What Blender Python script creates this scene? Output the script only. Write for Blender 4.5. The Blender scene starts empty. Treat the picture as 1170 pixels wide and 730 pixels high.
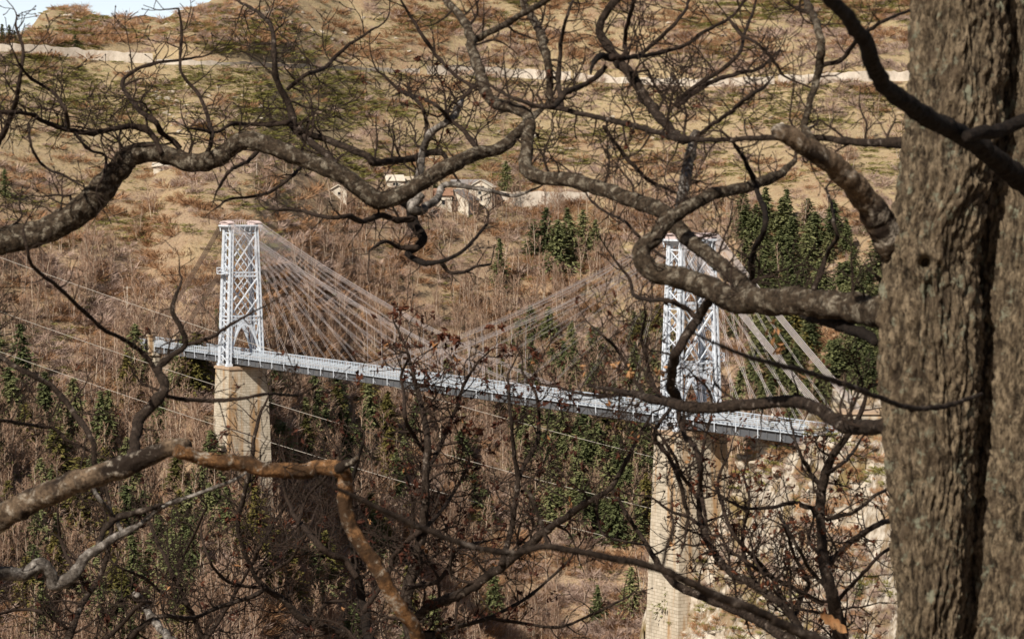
EXPO=0.42; SKYS=0.05; SUNE=4.8
import bpy, math, random
import numpy as np
from mathutils import Vector, Matrix
R = random.Random(7)
NR = np.random.default_rng(11)
SC = bpy.context.scene
COL = SC.collection
F = 2960.0                       # focal length in photo pixels (photo is 1170 wide)
PITCH = math.atan(152 / F)
CP, SP = math.cos(PITCH), math.sin(PITCH)

def at(px, py, Y):
    """world point seen at photo pixel (px,py) at world distance Y ahead of the camera"""
    a = (px - 585) / F; b = -(py - 365) / F
    yc = CP + b * SP; zc = -SP + b * CP
    k = Y / yc
    return np.array((a * k, Y, zc * k))
def slope_of(py):
    b = -(py - 365) / F
    return (-SP + b * CP) / (CP + b * SP)

# ------------------------------------------------------------------ object helpers
def tag(o, label=None, cat=None, group=None, kind=None):
    if label: o['label'] = label
    if cat: o['category'] = cat
    if group: o['group'] = group
    if kind: o['kind'] = kind
    return o
def empty(name, loc=(0, 0, 0), rz=0):
    o = bpy.data.objects.new(name, None); COL.objects.link(o)
    o.location = loc; o.rotation_euler = (0, 0, rz); o.empty_display_size = .5
    return o
def link(name, me, parent=None):
    o = bpy.data.objects.new(name, me); COL.objects.link(o)
    if parent: o.parent = parent
    return o
def np_mesh(name, v, f, mats, mi=None, smooth=False):
    """v Nx3, f a list of arrays (Mx3 or Mx4)"""
    me = bpy.data.meshes.new(name)
    v = np.asarray(v, dtype=np.float32)
    fs = [np.asarray(a, dtype=np.int32) for a in f if len(a)]
    loops = np.concatenate([a.ravel() for a in fs])
    tot = np.concatenate([np.full(len(a), a.shape[1], np.int32) for a in fs])
    start = np.concatenate([[0], np.cumsum(tot)[:-1]]).astype(np.int32)
    me.vertices.add(len(v)); me.vertices.foreach_set('co', v.ravel())
    me.loops.add(len(loops)); me.loops.foreach_set('vertex_index', loops)
    me.polygons.add(len(tot)); me.polygons.foreach_set('loop_start', start)
    for m in (mats if isinstance(mats, (list, tuple)) else [mats]): me.materials.append(m)
    if mi is not None: me.polygons.foreach_set('material_index', np.asarray(mi, np.int32))
    me.polygons.foreach_set('use_smooth', np.full(len(tot), smooth))
    me.update(calc_edges=True); me.validate()
    return me
def copy_tree(o, parent=None):
    c = o.copy(); COL.objects.link(c)
    if parent: c.parent = parent
    for ch in o.children:
        copy_tree(ch, c)
    return c

class MB:
    """collects boxes, bars and tubes, builds ONE mesh"""
    def __init__(s): s.v = []; s.q = []; s.t = []; s.n = 0; s.relief = 0
    def add(s, v, q=(), t=()):
        v = np.asarray(v, float)
        if len(q): s.q.append(np.asarray(q, int) + s.n)
        if len(t): s.t.append(np.asarray(t, int) + s.n)
        s.v.append(v); s.n += len(v)
    BQ = [(0,1,3,2),(4,6,7,5),(0,4,5,1),(2,3,7,6),(0,2,6,4),(1,5,7,3)]
    def box(s, c, d, M=None):
        v = np.array([(sx*d[0]/2, sy*d[1]/2, sz*d[2]/2) for sx in (-1,1) for sy in (-1,1) for sz in (-1,1)])
        if M is not None: v = v @ np.asarray(M).T
        s.add(v + np.asarray(c), s.BQ)
    def frustum(s, c0, d0, c1, d1):
        v = [(c0[0]+sx*d0[0]/2, c0[1]+sy*d0[1]/2, c0[2]) if k == 0 else (c1[0]+sx*d1[0]/2, c1[1]+sy*d1[1]/2, c1[2])
             for sx in (-1,1) for sy in (-1,1) for k in (0,1)]
        s.add(v, s.BQ)
    def bar(s, p, q, w, h=None, up=(0,0,1)):
        p = np.asarray(p, float); q = np.asarray(q, float); h = h or w
        d = q - p; L = np.linalg.norm(d); d = d / L
        u = np.asarray(up, float)
        if abs(d @ u) > .97: u = np.array((1., 0, 0))
        a = np.cross(u, d); a /= np.linalg.norm(a); b = np.cross(d, a)
        s.box((p+q)/2, (L, w, h), np.stack([d, a, b], 1))
    def tube(s, P, rad, sides=6, cap=True, jit=0.0):
        P = np.asarray(P, float); n = len(P)
        rad = np.broadcast_to(np.asarray(rad, float), (n,))
        T = np.gradient(P, axis=0); T /= np.linalg.norm(T, axis=1)[:, None] + 1e-12
        u = np.array((0., 1, 0)) if abs(T[0][1]) < .8 else np.array((0., 0, 1))
        ang = np.arange(sides) * 2*math.pi/sides
        ca, sa = np.cos(ang), np.sin(ang); V = np.empty((n, sides, 3))
        RL = None
        if s.relief:                      # cracked bark: ridges along the limb, scaly across
            ii, jj = np.meshgrid(np.arange(n), np.arange(sides), indexing='ij'); o = NR.uniform(0, 90)
            wr = fbm(jj/5.+o, ii/7., 2, 60)*1.2
            g = np.abs(fbm(jj/2.6+wr+o, ii/20., 3, 61)); g[:, -3:] = (g[:, -3:]+g[:, [0, 0, 0]])/2
            RL = (np.clip(g*2.4, 0, 1)-.6)*.16+fbm(jj/2.5+o, ii/6., 3, 62)*.09
        for i in range(n):
            a = u - T[i] * (u @ T[i]); a /= np.linalg.norm(a) + 1e-12
            b = np.cross(T[i], a); u = a
            rr = rad[i] * (1 + (RL[i] if RL is not None else NR.uniform(-jit, jit, sides) if jit else 0))
            V[i] = P[i] + (ca*rr)[:, None]*a + (sa*rr)[:, None]*b
        i, j = np.meshgrid(np.arange(n-1), np.arange(sides), indexing='ij'); j2 = (j+1) % sides
        q = np.stack([i*sides+j, i*sides+j2, (i+1)*sides+j2, (i+1)*sides+j], -1).reshape(-1, 4)
        v = V.reshape(-1, 3); t = []
        if cap:
            v = np.vstack([v, P[0], P[-1]]); b0 = n*sides
            for k in range(sides):
                t.append((b0, (k+1) % sides, k)); t.append((b0+1, (n-1)*sides+k, (n-1)*sides+(k+1) % sides))
        s.add(v, q, t)
    def mesh(s, name, mat, smooth=False):
        return np_mesh(name, np.vstack(s.v), [np.vstack(a) for a in (s.q, s.t) if a], mat, smooth=smooth)
    def build(s, name, mat, parent=None, smooth=False):
        return link(name, s.mesh(name, mat, smooth), parent)

def catmull(P, R_, step):
    """smooth a polyline (Nx3, radii) to about `step` spacing"""
    P = np.asarray(P, float); R_ = np.asarray(R_, float)
    A = np.vstack([2*P[0]-P[1], P, 2*P[-1]-P[-2]])
    out = []; ro = []
    for i in range(len(P)-1):
        p0, p1, p2, p3 = A[i:i+4]
        n = max(1, int(np.linalg.norm(p2-p1)/step))
        t = (np.arange(n)/n)[:, None]
        out.append(.5*((2*p1)+(-p0+p2)*t+(2*p0-5*p1+4*p2-p3)*t**2+(-p0+3*p1-3*p2+p3)*t**3))
        ro.append(R_[i]+(R_[i+1]-R_[i])*t[:, 0])
    out.append(P[-1:]); ro.append(R_[-1:])
    return np.vstack(out), np.concatenate(ro)

# ------------------------------------------------------------------ numpy noise
def _h(ix, iy, seed):
    n = (ix*374761393 + iy*668265263 + seed*1442695041) & 0xffffffff
    n = ((n ^ (n >> 13))*1274126177) & 0xffffffff
    return ((n ^ (n >> 16)) & 0xffff)/65535.0
def vnoise(x, y, seed=0):
    x = np.asarray(x, float); y = np.asarray(y, float)
    ix = np.floor(x).astype(np.int64); iy = np.floor(y).astype(np.int64)
    fx = x-ix; fy = y-iy; fx = fx*fx*(3-2*fx); fy = fy*fy*(3-2*fy)
    a = _h(ix, iy, seed); b = _h(ix+1, iy, seed); c = _h(ix, iy+1, seed); d = _h(ix+1, iy+1, seed)
    return (a+(b-a)*fx)*(1-fy)+(c+(d-c)*fx)*fy
def fbm(x, y, octv=4, seed=0):
    s = 0; a = 1; t = 0
    for o in range(octv):
        s = s+a*(vnoise(x*2**o+o*17.3, y*2**o-o*9.1, seed+o)-.5); t += a; a *= .5
    return s/t*2

# ------------------------------------------------------------------ materials
class N:
    def __init__(s, name, rough=.85, spec=.25):
        s.m = bpy.data.materials.new(name); s.m.use_nodes = True
        s.t = s.m.node_tree; s.b = s.t.nodes['Principled BSDF']
        s.b.inputs['Roughness'].default_value = rough
        s.b.inputs['Specular IOR Level'].default_value = spec
        s.tc = s.t.nodes.new('ShaderNodeTexCoord')
    def n(s, ty, **k):
        o = s.t.nodes.new(ty)
        for a, b in k.items(): setattr(o, a, b)
        return o
    def l(s, a, b): s.t.links.new(a, b)
    def map(s, scale=(1, 1, 1), src='Object', loc=(0, 0, 0), rot=(0, 0, 0)):
        m = s.n('ShaderNodeMapping'); m.inputs['Scale'].default_value = scale
        m.inputs['Location'].default_value = loc; m.inputs['Rotation'].default_value = rot
        s.l(s.tc.outputs[src], m.inputs['Vector']); return m.outputs[0]
    def noise(s, scale, vec=None, detail=5, rough=.6, dist=0):
        o = s.n('ShaderNodeTexNoise'); o.inputs['Scale'].default_value = scale
        o.inputs['Detail'].default_value = detail; o.inputs['Roughness'].default_value = rough
        o.inputs['Distortion'].default_value = dist
        s.l(vec if vec is not None else s.tc.outputs['Object'], o.inputs['Vector']); return o.outputs['Fac']
    def voro(s, scale, vec=None, feat='F1', out='Distance'):
        o = s.n('ShaderNodeTexVoronoi', feature=feat); o.inputs['Scale'].default_value = scale
        s.l(vec if vec is not None else s.tc.outputs['Object'], o.inputs['Vector']); return o.outputs[out]
    def ramp(s, fac, stops, const=False):
        o = s.n('ShaderNodeValToRGB'); e = o.color_ramp.elements
        if const: o.color_ramp.interpolation = 'CONSTANT'
        while len(e) < len(stops): e.new(.5)
        for x, (p, c) in zip(e, stops):
            x.position = p; x.color = (*c, 1) if len(c) == 3 else c
        s.l(fac, o.inputs[0]); return o.outputs[0]
    def gray(s, fac, lo, hi): return s.ramp(fac, [(lo, (0, 0, 0)), (hi, (1, 1, 1))])
    def mix(s, fac, a, b, mode='MIX'):
        o = s.n('ShaderNodeMix', data_type='RGBA', blend_type=mode)
        for val, idx in ((fac, 0), (a, 6), (b, 7)):
            if hasattr(val, 'links'): s.l(val, o.inputs[idx])
            elif idx == 0: o.inputs[0].default_value = val
            else: o.inputs[idx].default_value = (*val, 1)
        return o.outputs[2]
    def math(s, op, a, b=0):
        o = s.n('ShaderNodeMath', operation=op)
        for i, val in enumerate((a, b)):
            if hasattr(val, 'links'): s.l(val, o.inputs[i])
            else: o.inputs[i].default_value = val
        return o.outputs[0]
    def rand(s):
        return s.n('ShaderNodeObjectInfo').outputs['Random']
    def sep(s, vec=None):
        o = s.n('ShaderNodeSeparateXYZ'); s.l(vec if vec is not None else s.tc.outputs['Object'], o.inputs[0]); return o.outputs
    def col(s, c):
        if hasattr(c, 'links'): s.l(c, s.b.inputs['Base Color'])
        else: s.b.inputs['Base Color'].default_value = (*c, 1)
        return s
    def bump(s, h, strength=.5, dist=.02):
        o = s.n('ShaderNodeBump'); o.inputs['Strength'].default_value = strength; o.inputs['Distance'].default_value = dist
        s.l(h, o.inputs['Height']); s.l(o.outputs[0], s.b.inputs['Normal']); return s

def plain(name, c, rough=.8, var=.25, scale=3.0, spec=.25):
    m = N(name, rough, spec); f = m.noise(scale, detail=6)
    m.col(m.ramp(f, [(.25, tuple(x*(1-var) for x in c)), (.75, tuple(min(1, x*(1+var)) for x in c))]))
    return m.m
# ------------------------------------------------------------------ camera, light, sky
cam = bpy.data.cameras.new('camera'); co = bpy.data.objects.new('camera', cam); COL.objects.link(co)
SC.camera = co
cam.sensor_width = 36; cam.lens = 36*F/1170; cam.clip_start = .1; cam.clip_end = 12000
co.rotation_euler = (math.pi/2-PITCH, 0, 0)
cam.dof.use_dof = True; cam.dof.focus_distance = 420; cam.dof.aperture_fstop = 13.0
SC.view_settings.view_transform = 'Standard'; SC.view_settings.look = 'None'
SC.view_settings.exposure = EXPO; SC.view_settings.gamma = 1
SC.cycles.use_denoising = True
SC.cycles.max_bounces = 6; SC.cycles.diffuse_bounces = 3; SC.cycles.transparent_max_bounces = 4
try: SC.cycles.denoising_prefilter = 'ACCURATE'
except Exception: pass
SC.cycles.use_adaptive_sampling = False
EL = math.radians(40); SAZ = np.array((-.52, -.855))      # sun behind the camera, to the left
w = bpy.data.worlds.new('World'); SC.world = w; w.use_nodes = True
nt = w.node_tree; bg = nt.nodes['Background']
sky = nt.nodes.new('ShaderNodeTexSky'); sky.sky_type = 'NISHITA'; sky.sun_disc = False
sky.sun_elevation = EL; sky.sun_rotation = math.atan2(SAZ[0], SAZ[1])
sky.dust_density = 3.0; sky.ozone_density = .6; sky.air_density = 1.0; sky.altitude = 600
# bright thin haze low over the mountains: added to the sky by direction
geo = nt.nodes.new('ShaderNodeTexCoord'); sp_ = nt.nodes.new('ShaderNodeSeparateXYZ'); nt.links.new(geo.outputs['Generated'], sp_.inputs[0])
rmp = nt.nodes.new('ShaderNodeValToRGB'); e = rmp.color_ramp.elements
e[0].position = .0; e[0].color = (14, 15.3, 17, 1); e[1].position = .19; e[1].color = (0, 0, 0, 1)
nt.links.new(sp_.outputs[2], rmp.inputs[0])
ad = nt.nodes.new('ShaderNodeMix'); ad.data_type = 'RGBA'; ad.blend_type = 'ADD'; ad.inputs[0].default_value = 1
fr = nt.nodes.new('ShaderNodeMapRange'); fr.inputs[1].default_value = .45; fr.inputs[2].default_value = .85; nt.links.new(sp_.outputs[1], fr.inputs[0])
nt.links.new(fr.outputs[0], ad.inputs[0]); ad.clamp_factor = True
nt.links.new(sky.outputs[0], ad.inputs[6]); nt.links.new(rmp.outputs[0], ad.inputs[7])
nt.links.new(ad.outputs[2], bg.inputs[0]); bg.inputs[1].default_value = SKYS
sl = bpy.data.lights.new('sun', 'SUN'); so = bpy.data.objects.new('sun', sl); COL.objects.link(so)
sl.energy = SUNE; sl.angle = math.radians(.5); sl.color = (1, .93, .82)
to_sun = Vector((SAZ[0]*math.cos(EL), SAZ[1]*math.cos(EL), math.sin(EL)))
so.rotation_euler = to_sun.to_track_quat('Z', 'Y').to_euler(); so.location = (-30, -60, 60)

# ------------------------------------------------------------------ terrain
def near_bank(x, y):
    return np.maximum(-1.75-.4*np.maximum(y, -30)+fbm(x/14, y/14, 3, 40)*.8, -150)
PY = [0, 440, 480, 530, 560, 600, 680, 780, 850, 950, 1100, 3000]
PZ = [-150, -149, -125, -92, -73, -46, -5, 35, 66, 106, 150, 200]
SKX = [-800, -300, -100, 0, 22, 36, 52, 72, 92, 110, 150, 185, 215, 260, 320, 500, 800, 1170, 2000]
SKY = [110, 70, 52, 46, 44, 34, 13, 9, 10, 17, 22, 22, 13, -1, -20, -60, -90, -60, -60]
def raw_hill(x, y):
    px = 585+F*x/y
    sh = np.interp(px, [-900, -200, 0, 120, 170, 215, 290, 400, 600, 800, 1000, 1300, 2000], [150, 118, 92, 72, 62, 76, 72, 16, -20, -24, 4, 30, 60])
    sh = sh+fbm(px/230, y*0+3, 2, 5)*9
    yy = y+sh*np.clip((1000-y)/300, 0, 1)
    z = np.interp(yy, PY, PZ)
    z = .5*z+.25*np.interp(yy-12, PY, PZ)+.25*np.interp(yy+12, PY, PZ)
    g = np.clip((y-440)/60, 0, 1)
    z = z+g*(fbm(x/70, y/110, 3, 8)*7+fbm(x/17, y/20, 4, 21)*1.6)
    rk = np.clip((z-15)/25, 0, 1)
    z = z+rk*np.abs(fbm(x/9, y/9, 3, 77))*2.2*np.clip(fbm(x/40, y/40, 2, 31)*3, 0, 1)
    yc = 870.0
    ang = (213-np.interp(px, SKX, SKY))/F
    ang = ang+fbm(px/9, px*0, 3, 55)*.0017
    lim = ang*np.minimum(y, yc)*1.0-np.maximum(0, y-yc)*.25+np.minimum(0, y-yc)*-.0
    soft = 3.0
    d = (z-lim)/soft
    return np.where(d > 20, lim, np.where(d < -20, z, z-soft*np.log1p(np.exp(np.clip(d, -20, 20)))))
# the mountain road: photo height against photo column, turned into a distance once
RDX = [-900, -200, 0, 60, 110, 170, 250, 350, 490, 640, 780, 900, 1030, 1200, 2000]
RDY = [50, 52, 55, 59, 64, 70, 72, 74, 81, 87, 97, 92, 88, 86, 80]
_rp = np.arange(-700, 1900, 4.0)
def hit_y(px, py, fn, y0=430, y1=1000, st=1.0):
    px = np.asarray(px, float); s = np.vectorize(slope_of)(py) if np.ndim(py) else slope_of(py)
    ys = np.arange(y0, y1, st)
    X = (px[..., None]-585)/F*ys; Z = fn(X, np.broadcast_to(ys, X.shape)); ray = np.asarray(s)[..., None]*ys
    below = Z >= ray
    i = np.argmax(below, -1); ok = below.any(-1)
    return np.where(ok, ys[i], np.nan)
_ry = hit_y(_rp, np.interp(_rp, RDX, RDY), raw_hill, 640, 860)
_ok = ~np.isnan(_ry); _ry = np.interp(_rp, _rp[_ok], _ry[_ok])
_k = np.ones(41)/41
_ry = np.convolve(np.pad(_ry, 20, 'edge'), _k, 'valid')
_rz = np.convolve(np.pad(np.array([slope_of(v) for v in np.interp(_rp, RDX, RDY)])*_ry, 20, 'edge'), _k, 'valid')
def road_y(px): return np.interp(px, _rp, _ry)
def road_z(px): return np.interp(px, _rp, _rz)
# terraces cut for the hamlet: (px0, px1, centre Y offset, half depth)
def far_hill(x, y):
    z = raw_hill(x, y); px = 585+F*x/y
    d = y-road_y(px); rz = road_z(px)
    cut = np.clip((d-3.5)/4, 0, 1)          # bank above the road
    z = np.where(d > -7, np.where(d < 3.5, rz, rz+(np.maximum(z, rz)-rz)*cut), np.maximum(np.minimum(z, rz-1.5), rz-1.5-np.maximum(0, -d-10.5)*.62))
    return z
RXS = [5, 12, 18, 22, 28, 31, 34, 35, 40, 46, 60, 100, 400]
RZS = [-115, -95, -73, -61, -54, -47, -42, -38.5, -35.4, -34.6, -30, -18, 30]
def cell(x, y, s, seed):
    """tilted blocks: every cell of a jittered grid is its own slanted facet"""
    X_ = np.asarray(x, float)/s; Y_ = np.asarray(y, float)/s; ix = np.floor(X_).astype(np.int64); iy = np.floor(Y_).astype(np.int64)
    best = np.full(X_.shape, 9.); h = np.zeros(X_.shape)
    for di in (-1, 0, 1):
        for dj in (-1, 0, 1):
            a, b = ix+di, iy+dj; fx = a+_h(a, b, seed); fy = b+_h(a, b, seed+50)
            d = (X_-fx)**2+(Y_-fy)**2; hh = (_h(a, b, seed+90)-.5)*1.6+(X_-fx)*(_h(a, b, seed+120)-.5)*1.5+(Y_-fy)*(_h(a, b, seed+150)-.5)*1.5
            k = d < best; best = np.where(k, d, best); h = np.where(k, hh, h)
    return h
def spur(x, y):
    """rocky spur that carries the near abutment"""
    yr = 378-(x-20)*.62
    yr = np.where(x > 48, 360.6-(x-48)*.1, yr)
    top = np.interp(x+fbm(y/6, x/6, 2, 3)*1.5, RXS, RZS)
    d = y-yr
    side = np.where(d < 0, -d*.72, d*.95)
    z = top-np.maximum(0, side-np.where(d < 0, np.clip((x-33)*2.6, 1.2, 34), 1.5))
    z = z+(cell(x, y, 7.5, 7)*4.6+cell(x, y, 3.4, 8)*2.0)*np.clip((y-300)/20, 0, 1)
    blk = fbm(x/5.5, y/5.5, 3, 90)*2.6
    q = 1.6
    zz = z+blk; zq = np.floor(zz/q)*q+q*np.clip(((zz/q) % 1-.62)/.38, 0, 1)
    m = np.clip(fbm(x/16, y/16, 2, 66)*2+.65, 0, 1)
    return (zz*.3+z*.7)*(1-m)+(zq*.3+z*.7)*m+fbm(x/1.7, y/1.7, 3, 12)*.15
def ground(x, y):
    y = np.asarray(y, float); x = np.asarray(x, float)
    return np.where(y < 400, near_bank(x, y), far_hill(x, np.maximum(y, 400)))
TPX = np.arange(-900, 2101, 4.0)
TY = np.concatenate([np.arange(400, 900, 2.0), np.arange(900, 1200, 12), np.arange(1200, 4001, 200)])
GP, GY = np.meshgrid(TPX, TY, indexing='ij')
GX = (GP-585)/F*GY; GZ = far_hill(GX, GY)
def gz(x, y):
    """terrain height by bilinear look-up of the built grid"""
    x = np.asarray(x, float); y = np.asarray(y, float)
    px = 585+F*x/y
    i = np.clip((px-TPX[0])/4, 0, len(TPX)-2); i0 = i.astype(int); fi = i-i0
    j0 = np.clip(np.searchsorted(TY, y, 'right')-1, 0, len(TY)-2); fj = np.clip((y-TY[j0])/(TY[j0+1]-TY[j0]), 0, 1)
    return (GZ[i0, j0]*(1-fi)+GZ[i0+1, j0]*fi)*(1-fj)+(GZ[i0, j0+1]*(1-fi)+GZ[i0+1, j0+1]*fi)*fj
def on_hill(px, py, y0=402, y1=895):
    """points of the far hillside seen at photo pixels"""
    px = np.atleast_1d(np.asarray(px, float)); py = np.atleast_1d(np.asarray(py, float))
    out = []
    ys = np.arange(y0, y1, 1.0)
    for c in range(0, len(px), 2000):
        p = px[c:c+2000]; s = np.array([slope_of(v) for v in py[c:c+2000]])
        X = (p[:, None]-585)/F*ys; Z = gz(X, np.broadcast_to(ys, X.shape))
        b = Z >= s[:, None]*ys; i = np.argmax(b, 1); ok = b.any(1)
        Y = np.where(ok, ys[i], np.nan)
        X = (p-585)/F*Y
        out.append(np.stack([X, Y, np.where(ok, gz(np.nan_to_num(X), np.where(ok, Y, 500)), np.nan)], 1))
    return np.vstack(out)
def grid_faces(a, b, off=0):
    i, j = np.meshgrid(np.arange(a-1), np.arange(b-1), indexing='ij')
    return np.stack([i*b+j, (i+1)*b+j, (i+1)*b+j+1, i*b+j+1], -1).reshape(-1, 4)+off

# hillside ground: dry grass, bracken, leaf litter, green cushions and stones
g = N('hillside_ground', .95, .1)
P_ = g.map()
nA = g.noise(.012, P_, 6, .62, .4); nB = g.noise(.06, P_, 6, .65, .3); nC = g.noise(.35, P_, 5, .7); nD = g.noise(1.6, P_, 4, .7)
zz = g.sep()[2]
hz = g.n('ShaderNodeMapRange'); g.l(zz, hz.inputs[0]); hz.inputs[1].default_value = -55; hz.inputs[2].default_value = 25
hz = hz.outputs[0]
grass = g.mix(g.gray(nC, .35, .68), (.235, .175, .088), (.385, .285, .155))
grass = g.mix(g.gray(nD, .45, .75), grass, (.22, .165, .075))
bracken = g.mix(g.gray(nC, .35, .65), (.17, .095, .055), (.31, .175, .10))
litter = g.mix(g.gray(nD, .35, .7), (.15, .095, .065), (.32, .21, .14))
litter = g.mix(g.gray(nB, .4, .6), litter, (.26, .155, .085))
sel = g.math('ADD', g.math('MULTIPLY', hz, .55), g.math('MULTIPLY', g.math('SUBTRACT', nB, .5), 1.3))
sel = g.math('ADD', sel, g.math('MULTIPLY', g.math('SUBTRACT', nA, .5), 1.4))
c = g.mix(g.gray(sel, .18, .38), litter, grass)
c = g.mix(g.math('MULTIPLY', g.gray(nB, .50, .62), g.gray(nA, .40, .52)), c, bracken)
grn = g.math('MULTIPLY', g.gray(nC, .50, .60), g.math('MULTIPLY', g.gray(hz, .55, .95), g.gray(g.noise(.045, g.map(loc=(50, 9, 3)), 5), .46, .58)))
c = g.mix(grn, c, (.125, .12, .038))
rk = g.math('MULTIPLY', g.gray(g.noise(.5, g.map(loc=(11, 70, 3)), 4, .6), .62, .68), g.gray(g.noise(.03, g.map(loc=(5, 31, 9)), 3), .5, .62))
fine = g.noise(3.2, g.map(loc=(2, 5, 8)), 3, .75); mid = g.noise(.75, g.map(loc=(21, 5, 8)), 4, .7)
c = g.mix(g.math('MULTIPLY', g.gray(mid, .52, .64), .55), c, (.13, .095, .062))
c = g.mix(g.math('MULTIPLY', g.gray(fine, .54, .66), .6), c, (.10, .078, .05))
c = g.mix(g.math('MULTIPLY', g.gray(fine, .46, .34), .45), c, (.50, .39, .26))
c = g.mix(g.math('MULTIPLY', rk, .8), c, (.44, .37, .28))
g.col(c); g.bump(g.math('ADD', nD, g.math('MULTIPLY', nC, 2)), .8, .5)
M_GROUND = g.m
nx = np.arange(-420, 421, 6.0); ny = np.concatenate([np.arange(-60, 40, 2.0), np.arange(40, 401, 8.0)])
NX, NY = np.meshgrid(nx, ny, indexing='ij'); NZ = near_bank(NX, NY)-np.where(NY > 395, .5, 0)
v = np.vstack([np.stack([GX.ravel(), GY.ravel(), GZ.ravel()], 1), np.stack([NX.ravel(), NY.ravel(), NZ.ravel()], 1)])
f = np.vstack([grid_faces(len(TPX), len(TY)), grid_faces(len(nx), len(ny), GX.size)])
tag(link('ground', np_mesh('ground', v, [f], M_GROUND, smooth=True)), 'brown mountainside of dry grass, bracken and stones', None, kind='structure')

# river at the bottom of the gorge
rv = N('river_water', .12, .5); rv.col((.05, .07, .06)); rv.bump(rv.noise(.8), .3, .1)
v = [(-420, 372, -149.2), (420, 372, -149.2), (420, 436, -149.2), (-420, 436, -149.2)]
tag(link('river', np_mesh('river', v, [np.array([(0, 1, 2, 3)])], rv.m)), kind='structure')

# rocky spur
rkm = N('spur_rock', .9, .2)
n1 = rkm.noise(.22, None, 6, .65); n2 = rkm.noise(.75, None, 5, .68); n3 = rkm.noise(.12, rkm.map(loc=(3, 8, 1)), 4)
c = rkm.mix(rkm.gray(n2, .36, .66), (.27, .22, .165), (.60, .54, .455))
c = rkm.mix(rkm.gray(n1, .50, .60), c, (.23, .165, .10))
c = rkm.mix(rkm.gray(n3, .53, .62), c, (.19, .14, .065))
c = rkm.mix(rkm.gray(rkm.noise(.9, rkm.map((1, 1, .5)), 4, .7), .56, .70), c, (.17, .115, .06))
rkm.col(c); rkm.bump(n2, .8, .3)
M_ROCK = rkm.m
sx = np.arange(6, 96, .55); sy = np.arange(285, 425, .6)
SX, SY = np.meshgrid(sx, sy, indexing='ij'); SZ = spur(SX, SY)
tag(link('rocky_spur', np_mesh('rocky_spur', np.stack([SX.ravel(), SY.ravel(), SZ.ravel()], 1), [grid_faces(len(sx), len(sy))], M_ROCK, smooth=False)), kind='structure')
ex = np.arange(94, 300, 4.0); ey = np.arange(200, 440, 4.0)
EX, EY = np.meshgrid(ex, ey, indexing='ij')
tag(link('spur_shoulder', np_mesh('spur_shoulder', np.stack([EX.ravel(), EY.ravel(), spur(EX, EY).ravel()-.3], 1), [grid_faces(len(ex), len(ey))], M_ROCK)), kind='structure')

# the mountain road with its pale stone wall
M_ASPH = plain('pale_road', (.23, .21, .19), .9, .12, .6)
wl = N('pale_stone_wall', .9, .15)
b = wl.n('ShaderNodeTexBrick'); b.inputs['Scale'].default_value = 1.2; b.inputs['Color1'].default_value = (.50, .43, .355, 1)
b.inputs['Color2'].default_value = (.38, .325, .26, 1); b.inputs['Mortar'].default_value = (.24, .2, .165, 1); b.inputs['Mortar Size'].default_value = .03
s_ = wl.sep(); cb = wl.n('ShaderNodeCombineXYZ'); wl.l(s_[0], cb.inputs[0]); wl.l(s_[2], cb.inputs[1]); wl.l(cb.outputs[0], b.inputs[0])
wl.col(wl.mix(wl.gray(wl.noise(.35, wl.map((1, 1, .4)), 6, .7), .38, .7), b.outputs[0], (.62, .55, .47))); M_WALL = wl.m
rp = _rp[(_rp > -690) & (_rp < 1890)]
ry = road_y(rp); rz = road_z(rp)
rx = lambda dy: (rp-585)/F*(ry+dy)
A = np.stack([rx(-4.9), ry-4.9, rz+.06], 1); B = np.stack([rx(3.3), ry+3.3, rz+.06], 1)
n_ = len(rp); fq = np.stack([np.arange(n_-1), np.arange(1, n_), n_+np.arange(1, n_), n_+np.arange(n_-1)], 1)
tag(link('road', np_mesh('road', np.vstack([A, B]), [fq], M_ASPH)), kind='structure')
def road_wall(p0, p1, lo, hi, label):
    m = (rp >= p0) & (rp <= p1); q = rp[m]; Y = road_y(q); Z = road_z(q); rows = []
    j = fbm(q/9, q*0, 4, 4)*.7
    for dy, z in ((-9.3, lo), (-9.2, hi), (-8.7, hi), (-8.6, lo)):
        rows.append(np.stack([(q-585)/F*(Y+dy), Y+dy, Z+z+(j if z == hi else 0)], 1))
    k = len(q); fs = []
    for r in range(4):
        a = r*k; b2 = ((r+1) % 4)*k
        fs.append(np.stack([a+np.arange(k-1), a+np.arange(1, k), b2+np.arange(1, k), b2+np.arange(k-1)], 1))
    fs.append(np.array([(0, k, 2*k, 3*k), (k-1, 4*k-1, 3*k-1, 2*k-1)]))
    tag(link('retaining_wall', np_mesh('retaining_wall', np.vstack(rows), [np.vstack(fs)], M_WALL)), label, 'wall')
road_wall(-300, 176, -2.6, 1.1, 'long pale stone wall holding the mountain road under the rocky peak')
road_wall(180, 480, -1.5, -.2, 'thin low pale wall edging the mountain road left of centre')
road_wall(486, 652, -2.6, 1.4, 'pale wall of the mountain road behind the high arching limb')
road_wall(656, 884, -2.0, .8, 'low ragged pale wall of the mountain road in the middle of its run')
road_wall(888, 1100, -2.6, 1.4, 'pale wall of the mountain road running up to the big trunk')
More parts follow.
